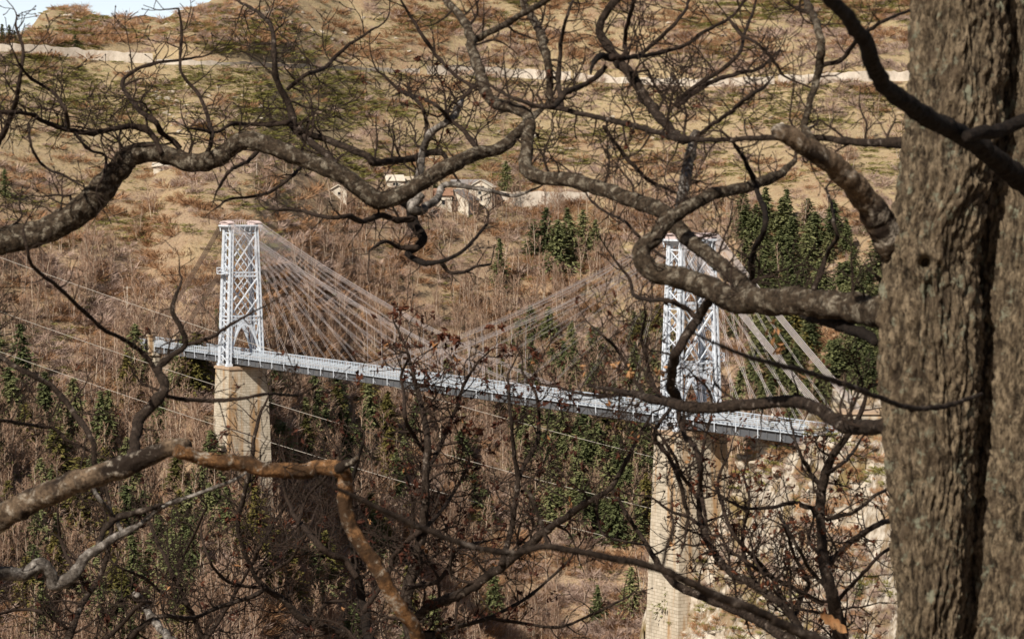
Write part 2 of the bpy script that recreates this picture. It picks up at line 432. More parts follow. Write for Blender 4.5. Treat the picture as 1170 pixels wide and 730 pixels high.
# ------------------------------------------------------------------ the suspension bridge
NP_ = np.array((25.8, 373.)); FP_ = np.array((-53.1, 507.)); MIDP = (NP_+FP_)/2
E_ = (NP_-FP_)/np.linalg.norm(NP_-FP_); SPAN = float(np.linalg.norm(NP_-FP_)); HS = SPAN/2
DZ = -33.0
bridge = empty('suspension_bridge', (MIDP[0], MIDP[1], DZ), math.atan2(E_[1], E_[0]))
tag(bridge, 'pale steel railway suspension bridge on tall stone piers crossing the gorge', 'bridge')
def steel(name, c, dirt):
    m = N(name, .55, .4); f = m.noise(1.2, None, 6, .65)
    m.col(m.mix(m.gray(f, .52, .72), c, dirt)); return m.m
M_STEEL = steel('pale_blue_steel', (.60, .645, .71), (.40, .41, .42))
M_RAIL = steel('deck_steel', (.46, .51, .57), (.30, .33, .36))
M_DARK = steel('shaded_girder_steel', (.085, .09, .10), (.14, .13, .12))  # dark grey that also paints in the shade under the deck edge
M_CABLE = plain('weathered_cable', (.38, .34, .335), .6, .2, 2)
M_CABLED = plain('brown_cable', (.17, .12, .092), .8, .2, 2)  # darker brown for the far tower's back cables and side stays
M_SADDLE = plain('saddle_paint', (.55, .44, .42), .6, .2, 2)
M_GRATE = plain('walkway_plate', (.43, .475, .53), .6, .2, 1.5, .3)
mp = N('pier_masonry', .92, .15)
b = mp.n('ShaderNodeTexBrick'); b.inputs['Scale'].default_value = 1.0
b.inputs['Brick Width'].default_value = 1.3; b.inputs['Row Height'].default_value = .5; b.inputs['Mortar Size'].default_value = .05
b.inputs['Color1'].default_value = (.51, .45, .36, 1); b.inputs['Color2'].default_value = (.40, .345, .265, 1); b.inputs['Mortar'].default_value = (.29, .245, .19, 1)
s_ = mp.sep(); cb = mp.n('ShaderNodeCombineXYZ'); mp.l(mp.math('ADD', s_[0], s_[1]), cb.inputs[0]); mp.l(s_[2], cb.inputs[1]); mp.l(cb.outputs[0], b.inputs[0])
st = mp.noise(1.0, mp.map((.55, .55, .05)), 5, .6)
c = mp.mix(mp.math('MULTIPLY', mp.gray(st, .49, .62), .8), b.outputs[0], (.33, .185, .075))
c = mp.mix(mp.gray(mp.noise(.5, mp.map((1, 1, .25), loc=(7, 2, 0)), 5), .56, .75), c, (.22, .19, .15))
c = mp.mix(mp.math('MULTIPLY', mp.gray(mp.noise(.9, mp.map((1, 1, .4), loc=(17, 2, 0)), 5), .5, .7), .5), c, (.60, .53, .43))
mp.col(c); mp.bump(b.outputs['Fac'], -.4, .05); M_PIER = mp.m
M_CAP = plain('cap_stone', (.40, .29, .20), .9, .25, 1.2)

def X(*a): return np.array(a, float)
for sgn, depth in ((1, 46), (-1, 62)):
    px = sgn*HS
    m = MB(); zt = -2.6; bt = .03
    nlev = 14
    for k in range(nlev):            # slightly battered shaft, laid in lifts
        z1 = zt-depth*k/nlev; z0 = zt-depth*(k+1)/nlev
        d1 = (6.6+2*bt*(zt-z1), 8.1+2*bt*(zt-z1)); d0 = (6.6+2*bt*(zt-z0), 8.1+2*bt*(zt-z0))
        if k == 0: m.frustum((px, 0, z0), d0, (px, 0, z1), d1)
        else: m.frustum((px, 0, z0), d0, (px, 0, z1-.0), d1)
    pier = m.build('stone_pier', M_PIER, bridge)
    c_ = MB(); c_.box((px, 0, -2.42), (7.05, 8.55, .34)); c_.box((px, 0, -2.14), (6.75, 8.25, .2)); c_.build('pier_cap', M_CAP, pier)

# towers
ZB, ZT = -2.03, 25.2
H = ZT-ZB
def twr(fr):                          # half sizes along and across at a height fraction
    return 1.95-.4*fr, 3.55-.95*fr
for sgn in (1, -1):
    px = sgn*HS
    tw = link('tower', bpy.data.meshes.new('tower_blank'), bridge); tw.location = (px, 0, 0)
    def cn(sx, sy, fr):
        a, c_ = twr(fr); return X(sx*a, sy*c_, ZB+fr*H)
    for sx in (-1, 1):
        for sy in (-1, 1):            # a leg: four angle irons with lacing
            m = MB(); w = .31
            ends = []
            for ax in (-1, 1):
                for ay in (-1, 1):
                    p = cn(sx, sy, 0)+X(ax*w, ay*w, 0); q = cn(sx, sy, 1)+X(ax*w*.8, ay*w*.8, 0)
                    m.bar(p, q, .24); ends.append((p, q))
            for k in range(26):
                a0 = k/26; a1 = (k+1)/26
                for i, j in ((0, 1), (1, 3), (3, 2), (2, 0)):
                    P = ends[i][0]+(ends[i][1]-ends[i][0])*a0; Q = ends[j][0]+(ends[j][1]-ends[j][0])*a1
                    m.bar(P, Q, .12)
            m.box(cn(sx, sy, 0)+X(0, 0, .25), (1.15, 1.15, .5)); 
            m.build('leg', M_STEEL, tw)
    LV = [.34, .655, .965]
    # cross beams at each level
    for fr in LV:
        m = MB()
        a, c_ = twr(fr); z = ZB+fr*H
        for sx in (-1, 1):
            for dz in (-.38, .38): m.bar((sx*a, -c_, z+dz), (sx*a, c_, z+dz), .22)
            for k in range(8):
                y0 = -c_+2*c_*k/8; y1 = -c_+2*c_*(k+1)/8
                m.bar((sx*a, y0, z-.36), (sx*a, y1, z+.36), .1); m.bar((sx*a, y0, z+.36), (sx*a, y1, z-.36), .1)
        for sy in (-1, 1):
            for dz in (-.38, .38): m.bar((-a, sy*c_, z+dz), (a, sy*c_, z+dz), .22)
        m.build('cross_beam', M_STEEL, tw)
    # lattice bracing above the portal
    m = MB()
    for lo, hi in ((.355, .64), (.67, .95)):
        for sx in (-1, 1):
            A, B, C, D = cn(sx, -1, lo), cn(sx, 1, lo), cn(sx, -1, hi), cn(sx, 1, hi)
            m.bar(A, D, .30, .22); m.bar(B, C, .30, .22)
            mid = (A+B+C+D)/4
            L, Rr, T, Bm = (A+C)/2, (B+D)/2, (C+D)/2, (A+B)/2
            for p, q in ((L, T), (T, Rr), (Rr, Bm), (Bm, L)): m.bar(p, q, .17, .13)
        for sy in (-1, 1):
            k = 4
            for i in range(k):
                f0 = lo+(hi-lo)*i/k; f1 = lo+(hi-lo)*(i+1)/k
                m.bar(cn(-1, sy, f0), cn(1, sy, f1), .15, .12); m.bar(cn(1, sy, f0), cn(-1, sy, f1), .15, .12)
    for i in range(5):
        f0 = .02+.31*i/5; f1 = .02+.31*(i+1)/5
        for sy in (-1, 1):
            m.bar(cn(-1, sy, f0), cn(1, sy, f1), .15, .12); m.bar(cn(1, sy, f0), cn(-1, sy, f1), .15, .12)
    tw.data = m.mesh('tower', M_STEEL)
    # portal arch with lattice spandrels
    for sx in (-1, 1):
        m = MB()
        prev = None
        for k in range(19):
            t = -1+2*k/18
            fr = .10+.195*(1-abs(t)**2.3); a, c_ = twr(fr)
            p = X(sx*a, t*(c_-.42), ZB+fr*H)
            if prev is not None:
                m.bar(prev, p, .30, .34)
                up = p.copy(); up[2] += .55
                if abs(t) < .9: m.bar(pu, up, .14); m.bar(prev, up, .1); m.bar(p, pu, .1)
            prev = p; pu = p.copy(); pu[2] += .55
        a, c_ = twr(.32)
        for sy in (-1, 1):            # spandrels
            for q in (.35, .6, .8):
                fr = .10+.195*(1-q**2.3)+.02
                m.bar((sx*a, sy*q*(c_-.4), ZB+fr*H), (sx*a, sy*(q+.14)*c_, ZB+.33*H), .13)
                m.bar((sx*a, sy*q*(c_-.4), ZB+fr*H), (sx*a, sy*(q-.22)*c_, ZB+.33*H), .13)
        m.build('portal_arch', M_STEEL, tw)
    # cap with brackets and cable saddles
    m = MB()
    m.box((0, 0, ZT+.12), (4.5, 7.4, .3)); m.box((0, 0, ZT-.22), (3.9, 6.6, .3))
    for k in range(7):
        y = -3.4+6.8*k/6
        for sx in (-1, 1):
            m.bar((sx*1.9, y, ZT-.95), (sx*2.2, y, ZT), .16)
    cap = m.build('tower_cap', M_STEEL, tw)
    m = MB()
    for sy in (-1, 1):
        for k in range(5):
            m.tube([(x, sy*2.9+(k-2)*.26, ZT+.95-.11*x*x*.6) for x in np.linspace(-2.3, 2.3, 9)], .15, 6)
        m.box((0, sy*2.9, ZT+.46), (2.6, 1.5, .36))
    for k in range(9):
        m.bar((-2.1, -1.9+3.8*k/8, ZT+.28), (-2.1, -1.9+3.8*k/8, ZT+1.15), .09); m.bar((2.1, -1.9+3.8*k/8, ZT+.28), (2.1, -1.9+3.8*k/8, ZT+1.15), .09)
    for sx in (-1, 1): m.bar((sx*2.1, -2, ZT+1.15), (sx*2.1, 2, ZT+1.15), .09)
    m.build('cable_saddle', M_SADDLE, tw)
    # little inspection balcony hung outside the beam
    m = MB()
    z = ZB+.36*H if sgn > 0 else ZB+.66*H; sy = 1 if sgn > 0 else -1
    a, c_ = twr(.36 if sgn > 0 else .66); o = c_*sy
    m.box((0, o+sy*.75, z), (2*a, 1.3, .1))
    for dz in (.6, 1.2): m.bar((-a, o+sy*1.4, z+dz), (a, o+sy*1.4, z+dz), .09); 
    for sx in (-1, 1):
        m.bar((sx*a, o, z+1.2), (sx*a, o+sy*1.4, z+1.2), .1); m.bar((sx*a, o+sy*1.4, z), (sx*a, o+sy*1.4, z+1.2), .1)
        m.bar((sx*a, o+sy*.2, z), (sx*a, o+sy*1.4, z+1.2), .08); m.bar((sx*a, o+sy*.2, z+1.2), (sx*a, o+sy*1.4, z), .08)
    m.build('balcony', M_STEEL, tw)

# deck
X0, X1 = -HS-50, HS+31.5
m = MB(); m.box(((X0+X1)/2, 0, -.2), (X1-X0, 4.9, .12)); deck = m.build('deck', M_GRATE, bridge)
m = MB()
for y in (-.72, .72, -.45, .45): m.bar((X0, y, 0.0), (X1, y, 0.0), .09, .14)
m.build('rail', plain('rail_steel', (.22, .19, .17), .45), deck)
m = MB()
for x in np.arange(X0+.5, X1, 1.1): m.box((x, 0, -.1), (.24, 2.3, .08))
m.build('sleeper', plain('sleeper_timber', (.17, .13, .10), .9), deck)
for sy in (-1, 1):
    m = MB(); y = sy*2.5
    for z, h in ((-.2, .16), (.98, .15), (.45, .10), (.72, .05), (.15, .06)): m.bar((X0, y, z), (X1, y, z), .12, h)
    xs = np.arange(X0+.4, X1, 1.05)
    for i, x in enumerate(xs):
        m.bar((x, y, -.2), (x, y, .98), .09)
        if i+1 < len(xs):
            x2 = xs[i+1]
            m.bar((x, y, -.12), (x2, y, .42), .035); m.bar((x, y, .42), (x2, y, -.12), .035)
            m.bar((x, y, .13), (x2, y, .13), .03, .05)
    m.build('railing', M_RAIL, deck)
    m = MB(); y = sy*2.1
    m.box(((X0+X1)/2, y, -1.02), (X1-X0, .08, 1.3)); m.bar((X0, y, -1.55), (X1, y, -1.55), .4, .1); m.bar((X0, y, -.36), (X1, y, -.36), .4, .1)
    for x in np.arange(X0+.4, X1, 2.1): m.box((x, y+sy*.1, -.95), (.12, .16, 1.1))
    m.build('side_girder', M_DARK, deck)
    m = MB(); m.bar((0, sy*2.62, -1.45), (0, sy*2.62, 1.02), .10); m.bar((0, sy*2.1, -1.4), (0, sy*2.62, -.9), .07)
    pm = m.mesh('railing_post', M_STEEL)
    for x in np.arange(X0+2, X1, 5.2): link('railing_post', pm, deck).location = (x, 0, 0)
m = MB()
for x in np.arange(X0+1, X1, 4.4):
    m.box((x, 0, -1.2), (.25, 3.4, .5))
    m.bar((x, -1.7, -1.5), (x+4.4, 1.7, -1.5), .12); m.bar((x, 1.7, -1.5), (x+4.4, -1.7, -1.5), .12)
m.build('floor_beam', M_DARK, deck)

# cables: fans of paired stays, thick bundles and hangers
def sagged(p, q, sag, n=14):
    t = np.linspace(0, 1, n)[:, None]
    P = p+(q-p)*t; P[:, 2] -= 4*sag*(t*(1-t))[:, 0]; return P
def bundle_pt(sgn, sy, reach, sag, u):
    p = X(sgn*HS-sgn*2.2, sy*2.9, ZT+.6); q = X(sgn*(HS-reach), sy*2.75, 1.0)
    P = p+(q-p)*u; P[2] -= 4*sag*u*(1-u); return P
for sgn in (1, -1):
    for sy in (-1, 1):
        reach = 116 if sgn < 0 else 100
        # main span bundle: strands side by side
        m = MB(); us = np.linspace(0, 1, 26)
        for k in range(5):
            off = (k-2)*.25
            P = np.array([bundle_pt(sgn, sy, reach, 2.2, u) for u in us]); P[:, 2] += off*(1-.55*us); P[:, 1] += (k % 2)*.12
            m.tube(P, .025, 5)
        m.build('main_cable', M_CABLE, bridge)
        # fan of stays down to the deck
        for i, dx in enumerate((12, 19, 26, 34, 42, 50, 58, 67, 76, 85)):
            m = MB()
            for o in (-.16, .16):
                m.tube(sagged(X(sgn*HS-sgn*1.9, sy*2.9+o, ZT+.5), X(sgn*(HS-dx-i*.6), sy*2.6+o, .9), .25+dx*.006), .019, 4)
            m.build('stay_cable', M_CABLE, bridge)
        # hangers below the flat end of the bundle
        for u in np.arange(.50, .93, .047):
            p = bundle_pt(sgn, sy, reach, 2.2, u)
            m = MB(); m.bar(p, (p[0], sy*2.55, .9), .05); m.build('hanger', M_CABLE, bridge)
        # back stays to the bank
        q = X(sgn*(HS+41.5), sy*3.0, -.6)
        m = MB()
        for k in range(9):
            off = (k-4)*(.18 if sgn > 0 else .24)
            P = sagged(X(sgn*HS+sgn*2.2, sy*2.9, ZT+.6+off*.8), q+X(sgn*off*.8, 0, off*.35), .7, 12); P[:, 1] += (k % 2)*.14
            m.tube(P, .05 if sgn > 0 else .072, 5)
        m.build('back_cable', M_CABLE if sgn > 0 else M_CABLED, bridge)
        for dx in (7, 12, 17, 22, 27, 32):
            m = MB()
            for o in (-.14, .14): m.tube(sagged(X(sgn*HS+sgn*1.8, sy*2.9+o, ZT+.4), X(sgn*(HS+dx), sy*2.6+o, .9), .15), .026, 4)
            m.build('stay_cable', M_CABLE if sgn > 0 else M_CABLED, bridge)

# abutments: masonry blocks under the two ends, with small arches
def arched_block(m, x0, x1, y, z0, z1, thick, arches):
    """wall along x with round-headed openings (list of centre, half width, spring z)"""
    xs = sorted(set([x0, x1]+[c-w for c, w, s in arches]+[c+w for c, w, s in arches]))
    for a, b2 in zip(xs[:-1], xs[1:]):
        op = [t for t in arches if abs((a+b2)/2-t[0]) < t[1]]
        if not op: m.box(((a+b2)/2, y, (z0+z1)/2), (b2-a, thick, z1-z0))
        else:
            c, w, s = op[0]; k = 8
            for i in range(k):
                xa = a+(b2-a)*i/k; xb = a+(b2-a)*(i+1)/k
                h = s+math.sqrt(max(0, w*w-((xa+xb)/2-c)**2))
                m.box(((xa+xb)/2, y, (h+z1)/2), (xb-xa, thick, z1-h))
m = MB(); m.box((HS+32.4, 0, -8), (3.6, 6.4, 12.0)); m.box((HS+32.4, 0, -1.9), (4.0, 7.0, .4))
m.build('near_abutment', M_PIER, bridge)
m = MB()
m.box((-HS-38.5, 0, -9), (3.0, 5.2, 13.8)); m.box((-HS-38.5, 0, -1.85), (3.6, 6.4, .5))
for y in (-3.0, 3.0): m.box((-HS-38.2, y, .2), (1.2, 1.2, 3.4)); m.box((-HS-38.2, y, 2.05), (1.6, 1.6, .3))
m.build('far_abutment', M_PIER, bridge)

# stone gatehouse with arched openings on the near bank
gp = at(992, 480, 341); 
gh = empty('stone_gatehouse', (gp[0], gp[1], gp[2]-2.2), 0)
tag(gh, 'small tan stone building with arched openings beside the near cable ends', 'building')
m = MB(); arched_block(m, -3.4, 3.4, 0, -1.5, 3.0, .5, [(-1.7, .8, 1.2), (1.1, .8, 1.2)])
m.box((-3.15, 2.75, .75), (.5, 5.0, 4.5)); m.box((3.15, 2.75, .75), (.5, 5.0, 4.5)); m.box((0, 5.0, .75), (5.8, .5, 4.5))
m.build('wall', M_PIER, gh)
m = MB(); m.box((0, 2.5, 3.16), (7.4, 6.1, .3)); m.build('roof', M_CAP, gh)
# ------------------------------------------------------------------ hamlet on the far slope
M_PLAST = plain('pale_plaster', (.54, .48, .395), .9, .16, .7)
M_STONE = plain('house_stone', (.42, .35, .26), .9, .3, .8)
M_ROOFG = plain('slate_roof', (.21, .19, .18), .8, .2, .6)
M_ROOFR = plain('rusty_roof', (.25, .14, .09), .85, .3, .8)
M_GLASS = plain('dark_glass', (.02, .022, .025), .15, .2, 1, .5)
M_FRAME = plain('window_frame', (.5, .46, .4), .7, .1, 1)
def house(px, py, w, d, h, rh, rz, label, wall, roof, wins=(), gable_front=True, back=0, chim=None):
    """gable house standing on the slope at photo pixel (px,py); front looks at the camera"""
    p = on_hill([px], [py])[0]
    if np.isnan(p[0]): return
    hs = empty('house', (p[0], p[1]+d/2, p[2]), rz); tag(hs, label, 'house')
    m = MB(); b = -4.0
    if gable_front:
        prof = [(-w/2, b), (w/2, b), (w/2, h), (0, h+rh), (-w/2, h)]
        v = [(x, -d/2, z) for x, z in prof]+[(x, d/2, z) for x, z in prof]
        me = np_mesh('wall', v, [np.array([(0, 1, 6, 5), (1, 2, 7, 6), (2, 3, 8, 7), (3, 4, 9, 8), (4, 0, 5, 9)]),
                                 np.array([(0, 2, 1), (0, 4, 2), (4, 3, 2), (5, 6, 7), (5, 7, 9), (9, 7, 8)])], wall)
        link('wall', me, hs)
        L = math.hypot(w/2, rh)
        for s in (-1, 1):
            p0 = X(s*(w/2+.45), 0, h-.45*rh/(w/2)+.13); p1 = X(s*-.02, 0, h+rh+.13)
            m.bar(p0, p1, d+.9, .2, up=(0, 1, 0)) if False else m.box((p0+p1)/2, (np.linalg.norm(p1-p0), d+.9, .2), np.array(Matrix.Rotation(math.atan2(p1[2]-p0[2], p1[0]-p0[0])*-1, 3, 'Y')))
    else:
        prof = [(-d/2, b), (d/2, b), (d/2, h), (0, h+rh), (-d/2, h)]
        v = [(-w/2, y, z) for y, z in prof]+[(w/2, y, z) for y, z in prof]
        me = np_mesh('wall', v, [np.array([(0, 1, 6, 5), (1, 2, 7, 6), (2, 3, 8, 7), (3, 4, 9, 8), (4, 0, 5, 9)]),
                                 np.array([(0, 2, 1), (0, 4, 2), (4, 3, 2), (5, 6, 7), (5, 7, 9), (9, 7, 8)])], wall)
        link('wall', me, hs)
        for s in (-1, 1):
            p0 = X(0, s*(d/2+.45), h-.45*rh/(d/2)+.13); p1 = X(0, 0, h+rh+.13)
            m.box((p0+p1)/2, (w+.8, np.linalg.norm(p1-p0), .2), np.array(Matrix.Rotation(math.atan2(p1[2]-p0[2], p1[1]-p0[1]), 3, 'X')))
    rf = m.build('roof', roof, hs)
    if chim is not None:
        c_ = MB(); c_.box((chim, 0, h+rh+.3), (.7, .7, 1.8)); c_.box((chim, 0, h+rh+1.25), (.9, .9, .15)); c_.build('chimney', wall, rf)
    for (x, z, ww, wh) in wins:
        f_ = MB()
        for sx in (-1, 1): f_.box((x+sx*(ww/2+.06), -d/2-.06, z), (.12, .16, wh+.24))
        for sz in (-1, 1): f_.box((x, -d/2-.06, z+sz*(wh/2+.06)), (ww, .16, .12))
        if ww > 1.3: f_.box((x, -d/2-.04, z), (.1, .1, wh))
        w_ = f_.build('window', M_FRAME, hs)
        g_ = MB(); g_.box((x, -d/2-.015, z), (ww, .02, wh)); g_.build('pane', M_GLASS, w_)
house(551, 236, 6.2, 8, 5.2, 1.8, -.12, 'tall white gabled house at the right end of the hamlet', M_PLAST, M_PLAST, [(0, 5.1, 1.9, .7), (-1.4, 2.0, .6, 1.1), (.2, 2.0, .6, 1.1), (-.2, 3.6, .8, .8)])
house(524, 242, 8.6, 8, 3.0, 2.6, -.35, 'low house with a large dark glass gable front beside the white gabled house', M_PLAST, M_ROOFG, [(-1.0, 1.3, 3.8, 2.1), (-.6, 3.4, 2.2, .8)])
house(533, 224, 8.0, 5, 2.6, 1.6, .05, 'long white house with a row of small windows between the two gabled fronts', M_PLAST, M_ROOFG, [(-2.6, 1.3, .6, .9), (-1, 1.3, .6, .9), (.6, 1.3, .6, .9)], gable_front=False)
house(506, 240, 4.4, 5, 3.6, 1.6, .1, 'narrow house with a rust coloured roof at the left of the glass gable', M_PLAST, M_ROOFR, [(0, 1.6, .8, 1.2)], gable_front=False)
house(450, 216, 4.4, 5, 2.0, 1.4, .2, 'small white house with a flat lintel left of the hamlet behind the bent limb', M_PLAST, M_PLAST, [(0, 1.1, 1.4, .7)], gable_front=False)
house(467, 214, 5, 4, 1.6, .8, -.1, 'roofless looking low white hut left of the hamlet', M_PLAST, M_STONE, [(-.8, .8, .5, .6)], gable_front=False)
house(386, 226, 4.2, 4, 1.9, 1.2, .1, 'lone small white hut on the slope left of the hamlet', M_PLAST, M_PLAST, [(.2, 1, .7, .7)])
house(184, 197, 3.6, 3, 1.2, .7, .05, 'tiny white shed far left on the dry grass slope', M_PLAST, M_PLAST, [(.3, .6, .7, .5)], gable_front=False)
def terrace(px0, px1, py0, py1, h, label):
    n = 14; q = np.linspace(px0, px1, n); P = on_hill(q, np.linspace(py0, py1, n)); P[:, 2] += .1
    P[:, 1] = np.linspace(P[0, 1], P[-1, 1], n); P[:, 2] = np.linspace(P[0, 2], P[-1, 2], n); P[:, 0] = (q-585)/F*P[:, 1]
    top = P+X(0, 0, 1)*(h+fbm(q/7, q*0, 2, 9)[:, None]*.35)
    m = MB(); v = np.vstack([P-X(0, 0, 3), top, top+X(0, .7, 0), P+X(0, .7, -3)])
    fs = []
    for r in range(4):
        a, b2 = r*n, ((r+1) % 4)*n
        fs += [(a+i, a+i+1, b2+i+1, b2+i) for i in range(n-1)]
    fs += [(0, n, 2*n, 3*n), (n-1, 4*n-1, 3*n-1, 2*n-1)]
    m.add(v, fs); tag(m.build('terrace_wall', M_WALL), label, 'wall')
terrace(566, 673, 229, 231, 2.2, 'long pale terrace wall running right from the white gabled house')
terrace(440, 505, 246, 250, 1.6, 'short pale terrace wall below the hamlet houses')

# ------------------------------------------------------------------ vegetation meshes
def foliage(name, stops, scale=.35, rough=.85):
    m = N(name, rough, .15); f = m.noise(scale, None, 4, .7)
    r = m.rand(); f = m.math('ADD', m.math('MULTIPLY', f, .75), m.math('MULTIPLY', r, .28))
    m.col(m.ramp(f, stops)); return m.m
M_PINE = foliage('pine_needles', [(.3, (.065, .078, .033)), (.5, (.138, .150, .062)), (.72, (.25, .245, .11))], .9)
M_PINEY = foliage('yellowing_needles', [(.3, (.06, .06, .02)), (.5, (.12, .105, .03)), (.72, (.19, .15, .045))], .9)
M_PTRUNK = plain('conifer_bark', (.14, .10, .07), .9, .3, 2)
M_BIRCH = plain('pale_bark', (.46, .39, .32), .85, .3, 3)
M_STEM = foliage('grey_stems', [(.3, (.22, .16, .118)), (.5, (.36, .27, .20)), (.75, (.56, .46, .36))], .12)
M_BTWIG = foliage('bare_twigs', [(.3, (.205, .132, .092)), (.5, (.32, .21, .145)), (.75, (.45, .305, .21))], .5)
M_RUST = foliage('rust_scrub', [(.3, (.20, .115, .065)), (.5, (.34, .19, .10)), (.75, (.50, .30, .165))], .5)
M_GREY = foliage('grey_scrub', [(.3, (.22, .155, .125)), (.5, (.34, .245, .20)), (.75, (.48, .36, .29))], .5)
M_CUSH = foliage('green_cushion', [(.3, (.13, .125, .035)), (.5, (.22, .205, .06)), (.75, (.34, .30, .11))], .5)
M_TUSS = foliage('dry_tussock', [(.3, (.27, .19, .105)), (.5, (.40, .29, .17)), (.75, (.52, .39, .24))], .4)

def rot_to(d):
    d = d/np.linalg.norm(d); u = np.array((0, 0, 1.)) if abs(d[2]) < .9 else np.array((1., 0, 0))
    a = np.cross(u, d); a /= np.linalg.norm(a); return a, np.cross(d, a)
def conifer_mesh(seed, slim, layers, ragged):
    r = np.random.default_rng(seed); V = []; n = 0; Q = []
    for k in range(layers):
        t = (k+.3*r.random())/layers
        z = .06+.92*t
        R0 = slim*(1-t)**.8*(.75+.5*r.random())+.012
        nb = int(7+7*(1-t))
        a0 = r.random()*6.28
        for j in range(nb):
            if r.random() < ragged: continue
            a = a0+j*6.283/nb+r.normal(0, .25); L = R0*r.uniform(.55, 1.2)
            ca, sa = math.cos(a), math.sin(a)
            ns = 4 if L > .05 else 2
            for s in range(ns):                        # leaf clumps along the drooping bough
                u = (s+.5)/ns*(.85+.3*r.random()); cx = np.array((ca*L*u, sa*L*u, z-L*.30*u*u+.02*r.normal()))
                w = (.030+.022*r.random())*(1.15-u*.55); ln = .045+.03*r.random()
                for rep in range(3):
                    d = np.array((ca+r.normal(0, .45), sa+r.normal(0, .45), -.25+r.normal(0, .35)))
                    d /= np.linalg.norm(d); p, q = rot_to(d); th = r.normal(0, .5); sd = p*math.cos(th)+q*math.sin(th)
                    V += [cx-d*ln*.5, cx-sd*w*.5, cx+d*ln*.75, cx+sd*w*.5]; Q.append((n, n+1, n+2, n+3)); n += 4
    return np.array(V), np.array(Q)
CON = []
for i, (sl, ly, rg) in enumerate([(.30, 17, .06), (.24, 19, .1), (.35, 15, .16), (.21, 20, .05), (.33, 16, .25)]):
    v, q = conifer_mesh(100+i, sl, ly, rg)
    tr = MB(); tr.tube([(0, 0, -.12), (.004, 0, .3), (0, .004, .7), (0, 0, .97)], [.017, .014, .008, .002], 5)
    CON.append((tr.mesh('conifer_trunk', M_PTRUNK, True), np_mesh('conifer_crown', v, [q], M_PINE), np_mesh('conifer_crown_yellow', v, [q], M_PINEY)))
PROTO = {}
def conifer(x, y, z, h, var, yellow, label, group=None, fat=1.0):
    key = ('c', var, yellow)
    if key not in PROTO:
        o = empty('conifer_tree'); link('trunk', CON[var][0], o); link('crown', CON[var][2 if yellow else 1], o); PROTO[key] = o
        c = o
    else: c = copy_tree(PROTO[key])
    c.location = (x, y, z); c.scale = (h*fat, h*fat, h); c.rotation_euler = (0, 0, R.random()*6.28)
    tag(c, label, 'conifer', group); return c

def bare_mesh(seed, trunk_h, spread, ntw, lean=.03):
    r = np.random.default_rng(seed); B = MB(); tw = []; 
    stems = 1 if r.random() < .6 else 2
    BR = MB()
    for s in range(stems):
        P = [np.array((0, 0, -.08))]; d = np.array((r.normal(0, lean+.08*(stems-1)), r.normal(0, lean+.08*(stems-1)), 1.))
        H_ = trunk_h*(1-.2*s)
        for k in range(7):
            d = d+np.array((r.normal(0, .05), r.normal(0, .05), .1)); d /= np.linalg.norm(d); P.append(P[-1]+d*(H_+.08)/7)
        P = np.array(P); B.tube(P, np.linspace(.0095, .0025, 8), 4, cap=False)
        for b in range(16):
            u = .3+.68*(b+.5)/16; i = min(6, int(u*7)); p = P[i]+(P[i+1]-P[i])*(u*7-i)
            a = r.random()*6.28; L = spread*(1.15-u*.75)*r.uniform(.6, 1.2)
            dd = np.array((math.cos(a), math.sin(a), r.uniform(.45, 1.3))); dd /= np.linalg.norm(dd)
            q = p+dd*L*.55+np.array((0, 0, .02)); e = q+(dd+np.array((0, 0, .5)))*L*.4
            BR.tube([p, q, e], [.0045, .003, .0015], 3, cap=False)
            for t in range(ntw):
                v = r.random(); s0 = p+(q-p)*v*1.0 if r.random() < .35 else q+(e-q)*v
                td = dd+r.normal(0, .6, 3)+np.array((0, 0, .45)); td /= np.linalg.norm(td)
                ln = r.uniform(.04, .12); a_, b_ = rot_to(td); th = r.random()*6.28
                sd = (a_*math.cos(th)+b_*math.sin(th))*.0036
                tw.append((s0-sd, s0+sd, s0+td*ln))
    tv = np.array(tw).reshape(-1, 3); tq = np.arange(len(tv)).reshape(-1, 3)
    BR.add(tv, t=tq)
    return B, BR
BARE = []
for i, (th, sp, nt_) in enumerate([(.97, .18, 13), (.98, .14, 10), (.9, .25, 14), (.95, .20, 12), (.98, .11, 8), (.8, .30, 15), (.7, .38, 18), (.92, .26, 15)]):
    B, BR = bare_mesh(300+i, th, sp, nt_)
    BARE.append((B.mesh('bare_trunk', M_BIRCH, True), BR.mesh('bare_branches', M_BTWIG), B, BR))
def bare(x, y, z, h, var, label, group):
    key = ('b', var)
    if key not in PROTO:
        o = empty('bare_tree'); link('trunk', BARE[var][0], o); link('branches', BARE[var][1], o); PROTO[key] = o; c = o
    else: c = copy_tree(PROTO[key])
    c.location = (x, y, z); c.scale = (h, h, h); c.rotation_euler = (0, 0, R.random()*6.28); tag(c, label, 'bare tree', group)

def place_con(px, py, hpx, var, yellow, label, group=None, fat=1.0):
    p = on_hill([px], [py])[0]
    if np.isnan(p[0]): return
    conifer(p[0], p[1], p[2]-.3, hpx*p[1]/F, var, yellow, label, group, fat)
